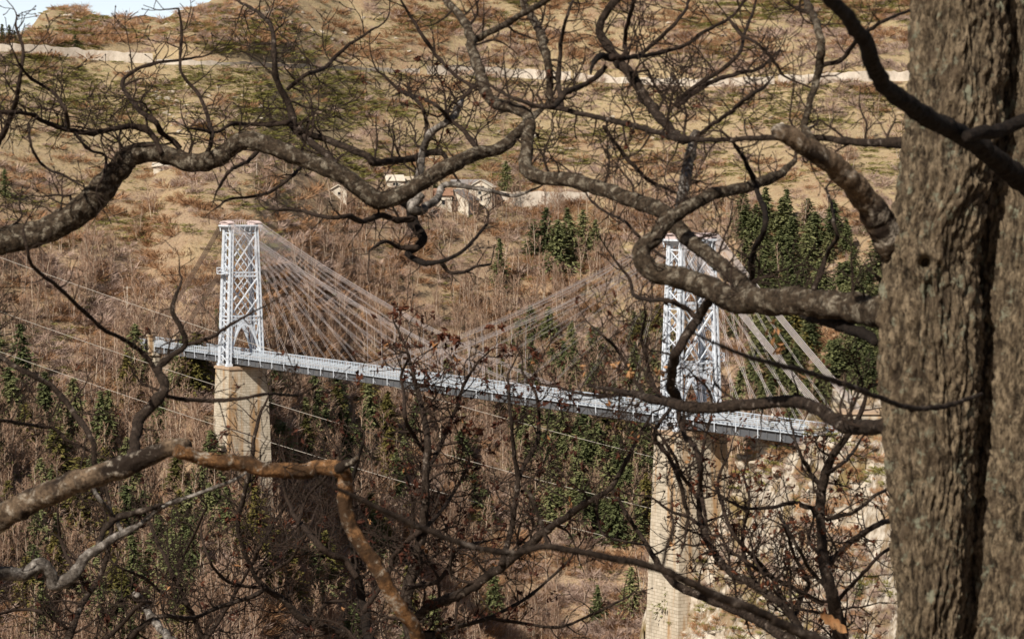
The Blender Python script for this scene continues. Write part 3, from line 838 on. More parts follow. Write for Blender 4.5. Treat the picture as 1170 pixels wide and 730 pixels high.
# conifers that stand out on their own
for a in [(578, 222, 40, 2, 'dense dark conifer beside the white gabled house of the hamlet', 1.25),
          (497, 218, 20, 0, 'small conifer just behind the roofs of the hamlet', 1.2),
          (571, 332, 62, 1, 'lone slim dark conifer on the brown slope below the hamlet', 1.0),
          (88, 54, 15, 2, 'single round conifer beside the mountain road under the peak', 1.9),
          (564, 704, 62, 3, 'dark conifer among bare trees at the bottom, left of the near pier', 1.2),
          (684, 712, 46, 0, 'leaning low conifer in pale scrub to the left of the tallest pier', 1.2),
          (722, 702, 56, 2, 'bushy conifer close against the left edge of the tallest pier', 1.3),
          (247, 384, 34, 1, 'slim conifer in the bare wood behind the far tower', 1.0),
          (6, 226, 34, 2, 'dark conifer cut by the left edge above the thick limb', 1.2)]:
    place_con(a[0], a[1], a[2], a[3], False, a[4], None, a[5])
for px, py, h, v_ in [(610, 293, 44, 0), (624, 286, 52, 1), (637, 314, 66, 2), (652, 304, 54, 0), (666, 282, 44, 4), (648, 282, 46, 3), (680, 286, 38, 1)]:
    place_con(px, py, h, v_, False, 'green conifer in the tight clump on the slope right of the hamlet', 'clump of conifers on the slope', 1.45)
for px, py, h, v_ in [(-3, 50, 22, 0), (5, 50, 24, 1), (13, 49, 22, 2), (19, 49, 16, 0)]:
    place_con(px, py, h, v_, False, 'small dark conifer on the skyline at the top left corner', 'conifers on the skyline', 1.3)
for px, py, h, v_ in [(222, 22, 7, 2), (231, 18, 6, 0), (185, 26, 5, 4)]:
    place_con(px, py, h, v_, False, 'tiny conifer on the skyline right of the rocky peak', 'tiny conifers on the ridge', 1.8)
def wood(n, box, hrange, mask, yellow, label, group, fat=1.1, sep=9):
    pts = []; k = 0
    while len(pts) < n and k < 6000:
        k += 1
        px = R.uniform(box[0], box[2]); py = R.uniform(box[1], box[3])
        if mask and not mask(px, py): continue
        s_ = sep if k < 3000 else sep*.6
        if any((px-a)**2+((py-b)*1.3)**2 < s_*s_ for a, b in pts): continue
        pts.append((px, py))
    for px, py in pts:
        place_con(px, py, R.uniform(*hrange), R.randrange(5), R.random() < yellow, label, group, fat*R.uniform(.9, 1.2))
nz = lambda px, py, s, seed, t: fbm(np.array([px/s]), np.array([py/s]), 2, seed)[0] > t
wood(98, (836, 262, 1075, 496), (36, 58), lambda x, y: not (930 < x < 965 and 360 < y < 420) and not (975 < x < 1000 and 270 < y < 320), .05,
     'dark green conifer in the dense wood behind the near tower and its back cables', 'conifers in the wood right of the near tower', 1.45, 11)
wood(46, (858, 330, 1020, 486), (36, 56), lambda x, y: not (930 < x < 960 and 365 < y < 415), .05,
     'green conifer low in the dense wood behind the back cables, nearest to the big trunk', 'conifers low in the right wood', 1.45, 11)
wood(58, (590, 492, 748, 634), (40, 64), lambda x, y: y < 600+(x-600)*.25 and nz(x, y, 45, 3, -.35), .12,
     'green conifer on the slope under the deck left of the near pier', 'conifers under the middle of the deck', 1.5, 11)
wood(34, (550, 384, 772, 476), (34, 52), lambda x, y: nz(x, y, 40, 14, -.15), .1,
     'green conifer on the brown slope behind the deck left of the near tower', 'conifers behind the deck', 1.4, 12)
wood(30, (300, 452, 560, 600), (38, 62), lambda x, y: nz(x, y, 50, 24, -.1), .25,
     'green conifer among bare trees under the deck right of the far pier', 'conifers right of the far pier', 1.35, 14)
wood(66, (-60, 430, 240, 760), (52, 84), lambda x, y: nz(x, y, 60, 34, -.4), .3,
     'dark tall conifer in the shady wood left of the far pier', 'conifers left of the far pier', 1.3, 14)
wood(18, (240, 600, 560, 780), (50, 76), lambda x, y: nz(x, y, 60, 44, -.1), .4,
     'tall yellowish conifer in the wood at the bottom below the far pier', 'conifers at the bottom of the slope', 1.3, 17)

# bare trees: 300 of them one by one, the rest of the wood as one mass
def bare_ok(px, py):
    """density of bare woodland over the photo"""
    a = np.where(py > 330, 1.0, np.where(py > 235, .75, .06))
    left = (px < 330) & (py < 380)
    edge = np.where(px < 130, 285, np.where(px < 250, 330+(px-130)*.35, 400))
    a = np.where(left, np.where(py > edge, .9, .02), a)
    a = np.where((py < 110) & (py > 45) & (px > 560), .4, a)         # birches above the road
    a = np.where((px > 850) & (py < 480), .12, a)
    nn = fbm(px/70, py/40, 3, 61)
    a = np.where((px > 520) & (px < 770) & (py > 600), .42, a)
    return a*np.clip(.75+nn*1.1, 0.05, 1)
def sample(n, box, dens, seed):
    r = np.random.default_rng(seed); out = []
    while sum(len(o) for o in out) < n:
        p = r.uniform((box[0], box[1]), (box[2], box[3]), (n*3, 2))
        k = r.random(len(p)) < dens(p[:, 0], p[:, 1]); out.append(p[k])
    return np.vstack(out)[:n]
P2 = sample(300, (-30, 60, 1030, 780), bare_ok, 5)
P3 = on_hill(P2[:, 0], P2[:, 1])
for (px, py), p in zip(P2, P3):
    if np.isnan(p[0]): continue
    if py < 130: lab, gr = 'thin pale bare tree in the scrub above the mountain road', 'bare trees above the mountain road'
    elif px < 250: lab, gr = 'leafless tree with pale stem in the brown wood around the far bank', 'bare trees on the left part of the slope'
    elif py < 440: lab, gr = 'leafless tree with pale stem on the brown slope between hamlet and deck', 'bare trees on the middle of the slope'
    else: lab, gr = 'leafless tree with pale stem on the slope lower than the deck', 'bare trees under the deck'
    bare(p[0], p[1], p[2]-.2, R.uniform(6.5, 12.5)*(1 if py > 130 else .6), R.randrange(8), lab, gr)
def stuff_from(name, protos, pts3, hs, seed, mats, label):
    """one mesh holding many turned and scaled copies of small proto meshes (v, tris or quads)"""
    r = np.random.default_rng(seed); V = []; FQ = []; FT = []; n = 0
    for p, h in zip(pts3, hs):
        if np.isnan(p[0]): continue
        v, q, t = protos[r.integers(len(protos))]
        a = r.random()*6.283; c_, s_ = math.cos(a), math.sin(a)
        sc = np.array((1, 1, 1))*h if np.ndim(h) == 0 else np.asarray(h)
        w_ = v*sc; w_ = np.stack([w_[:, 0]*c_-w_[:, 1]*s_, w_[:, 0]*s_+w_[:, 1]*c_, w_[:, 2]], 1)+p
        V.append(w_)
        if q is not None and len(q): FQ.append(q+n)
        if t is not None and len(t): FT.append(t+n)
        n += len(v)
    fs = [np.vstack(a) for a in (FQ, FT) if a]
    return tag(link(name, np_mesh(name, np.vstack(V), fs, mats)), label, None, kind='stuff')
PB = [(np.vstack(b[3].v), np.vstack(b[3].q), np.vstack(b[3].t)) for b in BARE]
PT = [(np.vstack(b[2].v), np.vstack(b[2].q), None) for b in BARE]
PT2 = sample(3200, (-80, 60, 1100, 800), bare_ok, 6); Q3 = on_hill(PT2[:, 0], PT2[:, 1]); Q3[:, 2] -= .2
hh = np.random.default_rng(8).uniform(5.5, 11.5, len(Q3))*np.where(PT2[:, 1] < 130, .65, 1)
st_ = stuff_from('bare_woodland', PB, Q3, hh, 91, M_BTWIG, 'brown leafless woodland covering the slope')
st2 = stuff_from('woodland_stems', PT, Q3, hh, 91, M_STEM, 'pale stems of the leafless woodland on the slope')
# scrub
def bush_mesh(seed, n, w=.035, up=.5):
    r = np.random.default_rng(seed); V = []
    for i in range(n):
        a = r.random()*6.283; e = r.random()**.7
        d = np.array((math.cos(a)*(1-e*.6), math.sin(a)*(1-e*.6), .25+e*up)); d /= np.linalg.norm(d)
        b = np.array((math.cos(a), math.sin(a), 0))*r.random()*.28+d*r.uniform(0, .45); t = b+d*r.uniform(.22, .5)+r.normal(0, .08, 3)
        p, q = rot_to(d); th = r.random()*6.28; sd = (p*math.cos(th)+q*math.sin(th))*w
        V += [b-sd, b+sd, t+sd*.3]
    v = np.array(V); v[:, 2] = np.maximum(v[:, 2], -.05); return v, None, np.arange(len(v)).reshape(-1, 3)
BUSH = [bush_mesh(500+i, 130, .019) for i in range(5)]
CUSH = [bush_mesh(520+i, 80, .034, .25) for i in range(4)]
GRAS = [bush_mesh(540+i, 16, .05, 1.2) for i in range(4)]
def d_rust(px, py):
    n1 = fbm(px/60, py/24, 3, 71)
    a = np.where(py < 68, .95, .1)+np.where((py > 180), .3, 0)+np.where((px > 280) & (py > 240), .5, 0)+np.where((px > 400) & (py < 130), .25, 0)
    return np.clip(a*(.5+n1*1.8), 0, 1)
def d_grey(px, py):
    n1 = fbm(px/60, py/26, 3, 81)
    a = np.where(py > 180, .45, np.where(py < 60, .4, .16)); a = np.where((px > 540) & (py > 36) & (py < 84), 1.2, a)+np.where(py > 300, .3, 0)+np.where((px > 540) & (py < 130), .3, 0); a = np.where((px < 300) & (py > 230) & (py < 300), .10, a)
    a = np.where((px < 150) & (py > 280), 1.1, a)
    return np.clip(a*(.55+n1*1.6), 0, 1)
def d_cush(px, py):
    n1 = fbm(px/50, py/14, 3, 86); n2 = fbm(px/170, py/60, 2, 87)
    a = np.where(py < 70, .9, np.where(py < 210, .5, .07)); a = np.where((py > 200) & (py < 300) & (px < 330), .25, a)
    a = np.where((px > 460) & (py < 46), 1.7, a)
    return np.clip(a*(.25+n1*1.3+n2), 0, 1)
def d_gras(px, py):
    a = np.where(py < 230, .6, .18); a = np.where((px < 330) & (py < 350), .8, a); a = np.where((px > 500) & (px < 790) & (py > 590), .6, a)
    return np.clip(a*(.6+fbm(px/40, py/16, 3, 97)), 0, 1)
def scrub(name, n, dens, protos, size, seed, mat, label, box=(-120, -10, 1120, 790)):
    p2 = sample(n, box, dens, seed); p3 = on_hill(p2[:, 0], p2[:, 1])
    d_ = p3[:, 1]-road_y(585+F*p3[:, 0]/p3[:, 1]); p3[(d_ > -8) & (d_ < 5.5)] = np.nan
    r = np.random.default_rng(seed+1); s = r.uniform(size[0], size[1], n)*(r.random(n)**.6+.4)
    fl = r.uniform(.7, 1.1, n); hs = np.stack([s*1.25, s*1.25, s*fl*size[2]], 1)
    return stuff_from(name, protos, p3, list(hs), seed, mat, label)
scrub('rust_scrub', 7500, d_rust, BUSH, (1.2, 3.6, 1.0), 201, M_RUST, 'rust brown scrub on the slope')
scrub('grey_scrub', 9000, d_grey, BUSH, (1.1, 3.4, 1.0), 211, M_GREY, 'grey brown leafless scrub on the slope')
scrub('green_cushions', 13000, d_cush, CUSH, (.8, 2.4, .5), 221, M_CUSH, 'low olive green cushions on the upper slope')
scrub('dry_tussocks', 11000, d_gras, GRAS, (.5, 1.3, .6), 231, M_TUSS, 'dry straw coloured grass tufts on the slope')

one_ = lambda px, py: np.clip(.55+fbm(px/20, py/8, 3, 5)*1.2, 0, 1)
scrub('ridge_scrub', 700, one_, BUSH, (.8, 2.4, .9), 241, M_RUST, 'rust scrub along the skyline ridge', (0, 5, 340, 52))
scrub('ridge_cushions', 900, one_, CUSH, (.7, 2.0, .6), 251, M_CUSH, 'olive cushions along the skyline ridge', (0, 5, 340, 52))
scrub('ridge_brush', 500, one_, BUSH, (.7, 2.0, .9), 261, M_GREY, 'grey scrub along the skyline ridge', (0, 5, 340, 52))
# pale outcrops and boulders
def boulder_mesh(seed):
    r = random.Random(seed); import bmesh
    bm = bmesh.new(); bmesh.ops.create_icosphere(bm, subdivisions=3, radius=1)
    pl = [Vector((r.gauss(0, 1), r.gauss(0, 1), r.gauss(0, 1))).normalized() for _ in range(11)]
    off = [r.uniform(.5, .85) for _ in pl]
    for v in bm.verts:
        for n_, o in zip(pl, off):
            d = v.co.dot(n_)
            if d > o: v.co -= n_*(d-o)
        v.co *= 1+r.uniform(-.03, .03)
    me = bpy.data.meshes.new('boulder'); bm.to_mesh(me); bm.free(); me.materials.append(M_BLD); return me
bl = N('boulder_rock', .9, .2); c = bl.mix(bl.gray(bl.noise(2.2, None, 6, .7), .3, .72), (.30, .25, .19), (.55, .49, .41))
bl.col(bl.mix(bl.math('MULTIPLY', bl.gray(bl.noise(1.1, bl.map(loc=(3, 3, 3)), 3), .56, .64), .7), c, (.24, .18, .09))); bl.bump(bl.noise(4, None, 5, .7), .7, .2); M_BLD = bl.m
BLD = [boulder_mesh(i) for i in range(6)]
BPROT = {}
def boulder(p, s, label, group):
    k = R.randrange(6)
    if k not in BPROT: c = BPROT[k] = link('boulder', BLD[k])
    else: c = BPROT[k].copy(); COL.objects.link(c)
    c.location = tuple(p); c.scale = (s*R.uniform(.8, 1.3), s*R.uniform(.8, 1.2), s*R.uniform(.5, .85)); c.rotation_euler = (R.uniform(-.3, .3), R.uniform(-.3, .3), R.random()*6.28)
    tag(c, label, 'boulder', group)
OUT = []
for cx, cy, n_, sx_, sy_ in [(192, 112, 22, 22, 12), (205, 136, 14, 12, 7), (330, 30, 16, 26, 12), (300, 130, 8, 20, 10), (480, 195, 8, 25, 12), (625, 170, 7, 18, 16), (560, 150, 8, 25, 12),
                             (62, 22, 22, 20, 8), (140, 34, 12, 40, 8), (430, 60, 10, 60, 14), (760, 40, 12, 70, 20), (875, 130, 10, 22, 10), (960, 76, 8, 26, 6), (690, 150, 8, 40, 20), (420, 30, 6, 40, 20), (30, 50, 6, 26, 4)]:
    for _ in range(n_): OUT.append((R.gauss(cx, sx_), R.gauss(cy, sy_)))
for (px, py), p in zip(OUT, on_hill([o[0] for o in OUT], [o[1] for o in OUT])):
    if not np.isnan(p[0]) and abs(p[1]-road_y(px)) > 7: boulder(p+X(0, 0, -.2), R.uniform(.4, 1.25), 'pale boulder of the outcrops scattered over the upper grass slope', 'pale boulders on the upper slope')
def on_spur(px, py):
    s = slope_of(py); ys = np.arange(300, 400, .4); Xs = (px-585)/F*ys; Z = spur(Xs, ys); b = Z >= s*ys
    if not b.any(): return None
    i = int(np.argmax(b)); return np.array((Xs[i], ys[i], Z[i]))
k = 0
for _ in range(400):
    px = R.uniform(765, 1015); py = R.uniform(505, 735)
    p = on_spur(px, py)
    if p is None or k >= 46: continue
    k += 1; boulder(p+X(0, .2, -.6), R.uniform(.6, 1.7), 'pale angular boulder on the rocky spur below the near bridge end', 'boulders on the rocky spur')
def spur_scrub(name, n, protos, size, seed, mat, label):
    r = np.random.default_rng(seed); pts = []; hs = []
    while len(pts) < n:
        p = on_spur(r.uniform(770, 1030), r.uniform(495, 735))
        if p is None or fbm(np.array([p[0]/5]), np.array([p[2]/5]), 2, seed)[0] < -.05: continue
        pts.append(p); s = r.uniform(*size); hs.append(np.array((s*1.2, s*1.2, s*.9)))
    stuff_from(name, protos, np.array(pts), hs, seed, mat, label)
spur_scrub('spur_scrub', 380, BUSH, (.5, 1.8), 301, M_RUST, 'rust scrub in the cracks of the rocky spur')
spur_scrub('spur_brush', 340, BUSH, (.6, 2.0), 302, M_GREY, 'grey scrub on the rocky spur')
spur_scrub('spur_cushions', 340, CUSH, (.4, 1.3), 303, M_CUSH, 'olive cushions on the rocky spur')
for px, py, h, v_, lab in [(768, 700, 54, 2, 'small conifer standing in front of the foot of the tallest pier'), (800, 566, 20, 0, 'little conifer at the edge of the rocky spur behind the pier'), (985, 690, 30, 4, 'low conifer on the rocks beside the big trunk')]:
    p = on_spur(px, py)
    if p is not None: conifer(p[0], p[1], p[2]-.3, h*p[1]/F, v_, False, lab, None, 1.2)
for a in [(212, 420, 30, 2, 'green bushy conifer below the deck at the far abutment', 1.3)]: place_con(a[0], a[1]+30, a[2], a[3], True, a[4], None, a[5])
# round dark shrubs that stand alone on the open grass
M_SHR = M_GREY
SHRB = [np_mesh('shrub', *(lambda b: (b[0], [b[2]]))(bush_mesh(600+i, 150, .03)), M_SHR) for i in range(3)]
SHP = [(205, 50, 5), (255, 210, 6), (205, 215, 9), (225, 222, 8), (240, 208, 7), (300, 205, 8), (320, 215, 7), (180, 262, 4), (232, 286, 4), (205, 246, 5), (278, 232, 5), (340, 275, 12), (356, 268, 12), (372, 280, 10), (110, 168, 4), (55, 168, 5), (60, 118, 6), (45, 125, 5), (140, 225, 5), (355, 135, 6), (285, 150, 6), (330, 170, 6), (380, 130, 9), (425, 135, 9), (455, 120, 8), (405, 160, 8)]
q = on_hill([a[0] for a in SHP], [a[1] for a in SHP]); first = {}
for (px, py, s), p in zip(SHP, q):
    if np.isnan(p[0]): continue
    k = R.randrange(3)
    if k in first: c = first[k].copy(); COL.objects.link(c)
    else: c = first[k] = link('shrub', SHRB[k])
    h = s*p[1]/F*1.5; c.location = tuple(p); c.scale = (h*1.2, h*1.2, h); c.rotation_euler = (0, 0, R.random()*6)
    tag(c, 'dark leafless shrub standing alone on the open dry grass slope', 'shrub', 'lone shrubs on the dry grass')
# power line crossing the gorge
M_WIRE = plain('bright_wire', (.42, .38, .33), .6, .1)
def pole(px, Y, tops, label):
    zs = [at(px, t, Y)[2] for t in tops]; x = at(px, 300, Y)[0]; zb = float(gz(x, Y)) if Y > 402 else min(zs)-20
    zb = min(zb, min(zs)-2)
    po = empty('power_pole', (x, Y, zb)); tag(po, label, 'pole')
    m = MB(); h = max(zs)-zb+1
    m.frustum((0, 0, -1), (.5, .5), (0, 0, h), (.28, .28)); m.build('post', M_BTRUNK, po)
    for z in zs:
        m = MB(); m.bar((-.1, -.9, z-zb-.15), (-.1, .9, z-zb-.15), .14); m.tube([(0, 0, z-zb-.12), (0, 0, z-zb+.25)], [.09, .05], 6); m.build('crossarm', M_BTRUNK, po)
M_BTRUNK = plain('grey_timber', (.30, .25, .20), .9, .3, 2)
LW = [(-70, 268, 1100, 602), (-70, 330, 1100, 660), (-70, 376, 1100, 704)]
pole(-70, 516, [268, 330, 376], 'tall grey power pole beyond the left edge')
for a, lab in zip(LW, ('topmost of the three pale wires crossing the gorge', 'middle one of the three pale wires crossing the gorge', 'lowest of the three pale wires crossing the gorge')):
    p, q = at(a[0], a[1], 516), at(a[2], a[3], 448)
    m = MB(); m.tube(sagged(p, q, 4.2, 40), .042, 5); tag(m.build('power_wire', M_WIRE), lab, 'wire')
for px, py, h in [(145, 352, 24)]:
    p = on_hill([px], [py])[0]; po = empty('power_pole', tuple(p)); tag(po, 'small pale pole on the slope left of the far tower', 'pole')
    m = MB(); hh_ = h*p[1]/F; m.frustum((0, 0, -1), (.32, .32), (0, 0, hh_), (.2, .2)); m.build('post', M_BIRCH, po)
    m = MB(); m.bar((-.8, 0, hh_-.3), (.8, 0, hh_-.3), .16); m.build('crossarm', M_BTRUNK, po)
# ------------------------------------------------------------------ the near bare trees
def bark(name, lo, hi, lichen, amt, sc, extra=None):
    m = N(name, .92, .12)
    n1 = m.noise(sc, None, 6, .7); n2 = m.noise(sc*.5, m.map(loc=(3, 1, 7)), 5, .7, .5); n3 = m.noise(sc*3.5, None, 4, .7)
    c = m.mix(m.gray(n1, .32, .68), lo, hi)
    c = m.mix(m.math('MULTIPLY', m.gray(n3, .48, .62), .7), c, tuple(x*.4 for x in lo))
    if extra: c = m.mix(m.gray(m.noise(sc*.16, m.map(loc=(9, 5, 2)), 4), .47, .56), c, extra)
    if amt: c = m.mix(m.math('MULTIPLY', m.gray(n2, .62-amt, .70-amt*.6), m.gray(n3, .38, .55)), c, lichen)
    m.col(c); m.bump(m.math('ADD', n1, m.math('MULTIPLY', n3, .5)), .9, .012); return m.m
B_LIMB = bark('lichened_bark', (.012, .0085, .006), (.088, .063, .042), (.25, .215, .165), .115, 52)
B_TWIG = bark('twig_bark', (.016, .011, .008), (.055, .037, .028), (.2, .16, .12), 0, 40)
B_MID = bark('sapling_bark', (.013, .009, .007), (.055, .039, .029), (.22, .18, .15), .05, 36)
B_DEAD = bark('weathered_wood', (.05, .034, .022), (.20, .14, .092), (.36, .31, .25), .1, 30, (.022, .015, .011))
B_PEEL = bark('peeled_wood', (.06, .03, .014), (.30, .155, .068), (.42, .37, .30), .085, 34, (.05, .028, .015))
B_DARK = bark('dark_bark', (.008, .006, .005), (.026, .019, .015), (.1, .08, .06), .0, 30)
B_WHITE = bark('pale_dead_bark', (.03, .025, .021), (.14, .118, .10), (.38, .345, .31), .14, 30)
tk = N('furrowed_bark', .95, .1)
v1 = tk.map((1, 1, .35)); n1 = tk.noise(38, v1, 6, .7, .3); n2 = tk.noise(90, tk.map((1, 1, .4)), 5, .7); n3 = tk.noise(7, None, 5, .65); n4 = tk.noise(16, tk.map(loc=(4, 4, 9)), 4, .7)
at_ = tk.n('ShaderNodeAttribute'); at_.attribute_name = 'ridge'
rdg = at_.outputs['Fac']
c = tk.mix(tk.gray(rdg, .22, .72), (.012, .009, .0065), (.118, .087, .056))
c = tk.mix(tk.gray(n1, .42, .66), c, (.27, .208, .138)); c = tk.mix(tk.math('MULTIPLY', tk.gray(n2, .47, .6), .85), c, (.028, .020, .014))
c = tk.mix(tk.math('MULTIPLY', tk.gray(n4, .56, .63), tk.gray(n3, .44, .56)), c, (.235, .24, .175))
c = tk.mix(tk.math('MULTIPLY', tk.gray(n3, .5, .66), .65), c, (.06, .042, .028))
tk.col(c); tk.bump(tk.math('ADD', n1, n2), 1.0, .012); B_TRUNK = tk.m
LEAFM = foliage('dead_leaf_rust', [(.3, (.028, .010, .007)), (.5, (.055, .019, .011)), (.75, (.12, .042, .02))], 30)
LEAFO = foliage('dead_leaf_tan', [(.3, (.20, .09, .035)), (.5, (.29, .14, .06)), (.75, (.37, .21, .10))], 30)

LEAVES = []
def unit_of(Y): return Y/F
def grow(B, p, d, L, r, Y, lev, tips, crook=1.0, up=.05, dens=1.0):
    """crooked twig: lengths and radii are given in photo pixels at distance Y"""
    u = unit_of(Y); seg = 4.2 if L > 40 else 3.4; n = max(3, int(L/seg)); seg = L/n
    P = [p]; rr = [r]; dirs = []; bend = NR.normal(0, .075*crook, 3); bend[1] *= .6
    side = 1 if R.random() < .5 else -1
    for k in range(n):
        if R.random() < .22: bend = NR.normal(0, .10*crook, 3)
        if R.random() < .13: d = d+NR.normal(0, .38*crook, 3)
        d = d+NR.normal(0, .10*crook, 3)+bend+np.array((0, 0, up)); d[1] *= .9; d = d/np.linalg.norm(d)
        P.append(P[-1]+d*seg*u); dirs.append(d)
        rr.append(max(.42, r*(1-.72*(k+1)/n))*(1.15 if R.random() < .12 else 1))
    P = np.array(P)
    if lev >= 3 or r < .9: B.tube(P, np.array(rr)*u, 4, cap=False)
    else:
        B.tube(P, np.array(rr)*u, 6 if r > 2 else 5, cap=False, jit=.06)
    if R.random() < .5: B.tube([P[-1], P[-1]+d*u*1.3, P[-1]+d*u*2.6], np.array([.55, .95, .3])*u, 4, cap=False)   # bud
    tips.append((P[-1], d, Y))
    if lev < 3 and L > 11:
        nc = L/(15 if lev == 1 else 14)*dens*R.uniform(.6, 1.2)
        nc = int(nc)+(1 if R.random() < nc % 1 else 0)
        for c in range(nc):
            k = int(n*(.18+.8*(c+R.random())/max(1, nc))); k = min(n-1, k); side = -side
            dd = dirs[k]; ax = np.cross(dd, (0, 1, 0)); ax = ax/(np.linalg.norm(ax)+1e-9)
            a = math.radians(R.uniform(28, 68))
            nd = dd*math.cos(a)+ax*side*math.sin(a)+np.array((0, R.gauss(0, .3), 0)); nd /= np.linalg.norm(nd)
            ln = L*R.uniform(.34, .75)*(1.1-.5*k/n)
            if ln < 9: continue
            grow(B, P[k], nd, ln, max(.44, rr[k]*R.uniform(.45, .7)), Y, lev+1, tips, crook, up, dens)
def parse(s):
    return [tuple(float(t) for t in w.split(',')) for w in s.split()]
def limb(tree, name, s, d0, d1, mat, twigs=1.0, tl=(34, 95), up=.05, crook=1.0, lev=1, tmat=None, wob=.6, skip=(0, 1), leaf=0, sides=None):
    """a limb follows its traced course, bends in depth between d0 and d1 and carries its own twigs"""
    pts = parse(s); n = len(pts)
    xy = np.array([(a[0], a[1]) for a in pts]); r = np.array([a[2] for a in pts]); r = np.where(r < 6.5, r*np.minimum(1, .60+.0615*r), np.where(r > 9, r*.95, r))
    cum = np.concatenate([[0], np.cumsum(np.linalg.norm(np.diff(xy, axis=0), axis=1))]); t = cum/cum[-1]
    ph = R.random()*9
    dd = d0+(d1-d0)*t+(np.sin(t*5+ph)*wob*.35+np.sin(t*11+ph*2)*wob*.15)*np.minimum(1, t*4)
    W = np.array([at(x, y, Y) for (x, y), Y in zip(xy, dd)])
    rw = r*dd/F
    um = dd.mean()/F
    P, RR = catmull(W, rw, 3.5*um if r.max() < 7 else 2.4*um)
    k = len(P); rpx = RR/um
    wig = np.stack([fbm(np.arange(k)/(5.0 if r.max() < 7 else 8.0)+R.random()*99, np.full(k, q*7.7), 3, 3) for q in range(3)], 1)
    fade = np.minimum(1, np.minimum(np.arange(k), np.arange(k)[::-1])/3)[:, None]
    P = P+wig*np.minimum(rpx*.35+.5, 2.4)[:, None]*um*fade
    RR = RR*(1+.10*fbm(np.arange(k)/3.0+R.random()*99, np.zeros(k), 3, 9))
    knob = np.zeros(k)
    for _ in range(int(k/9) if r.max() < 7 else 0): knob[R.randrange(k)] = R.uniform(.08, .3)
    knob = knob+.5*np.roll(knob, 1)+.5*np.roll(knob, -1); RR = RR*(1+knob)
    B = MB(); B.relief = um if r.max() > 7 else 0; B.tube(P, RR, (30 if r.max() > 7 else 0) or (16 if r.max() > 9 else 10 if r.max() > 4 else 7), jit=.05 if r.max() > 3 else .03)
    o = B.build(name, mat, tree, smooth=True)
    # twigs along it
    if twigs > 0:
        TB = MB(); tips = []; Lpx = cum[-1]; cnt = int(Lpx/22*min(twigs, 1.8)+.5); sd = 1
        T = np.gradient(P, axis=0); T /= np.linalg.norm(T, axis=1)[:, None]
        for c_ in range(cnt):
            f_ = skip[0]+(skip[1]-skip[0])*(c_+R.random())/cnt; i = min(k-2, int(f_*(k-1))); sd = -sd
            Y = P[i][1]; ax = np.cross(T[i], (0, 1, 0)); ax /= np.linalg.norm(ax)+1e-9
            if ax[2] < 0: ax = -ax
            s_ = 1 if (R.random() < .68 or rpx[i] > 8) else -1
            a = math.radians(R.uniform(30, 85)); fwd = 1 if R.random() < .85 else -1
            nd = T[i]*math.cos(a)*fwd+ax*s_*math.sin(a)+np.array((0, R.gauss(0, .45), 0)); nd /= np.linalg.norm(nd)
            L = R.uniform(*tl)*1.15*(1-.35*f_)
            r0 = min(max(.85, rpx[i]*.42), .5+L/55)
            grow(TB, P[i], nd, L, r0, Y, lev, tips, crook, up, 1.0)
        # a finer end where the limb runs out
        if r[-1] < 4: grow(TB, P[-1], T[-1], R.uniform(25, 60), r[-1]*.9, P[-1][1], 1, tips, crook, up)
        if TB.v: tag(TB.build('twigs', tmat or B_TWIG, o), kind='stuff')
        if leaf:
            for tp in tips:
                if R.random() < leaf: LEAVES.append((tree, *tp))
    return o
def near_tree(name, px, Y, label, cat='bare tree'):
    x = (px-585)/F*Y; z = float(near_bank(x, Y)); o = empty(name, (0, 0, 0)); tag(o, label, cat)
    return o, x, z

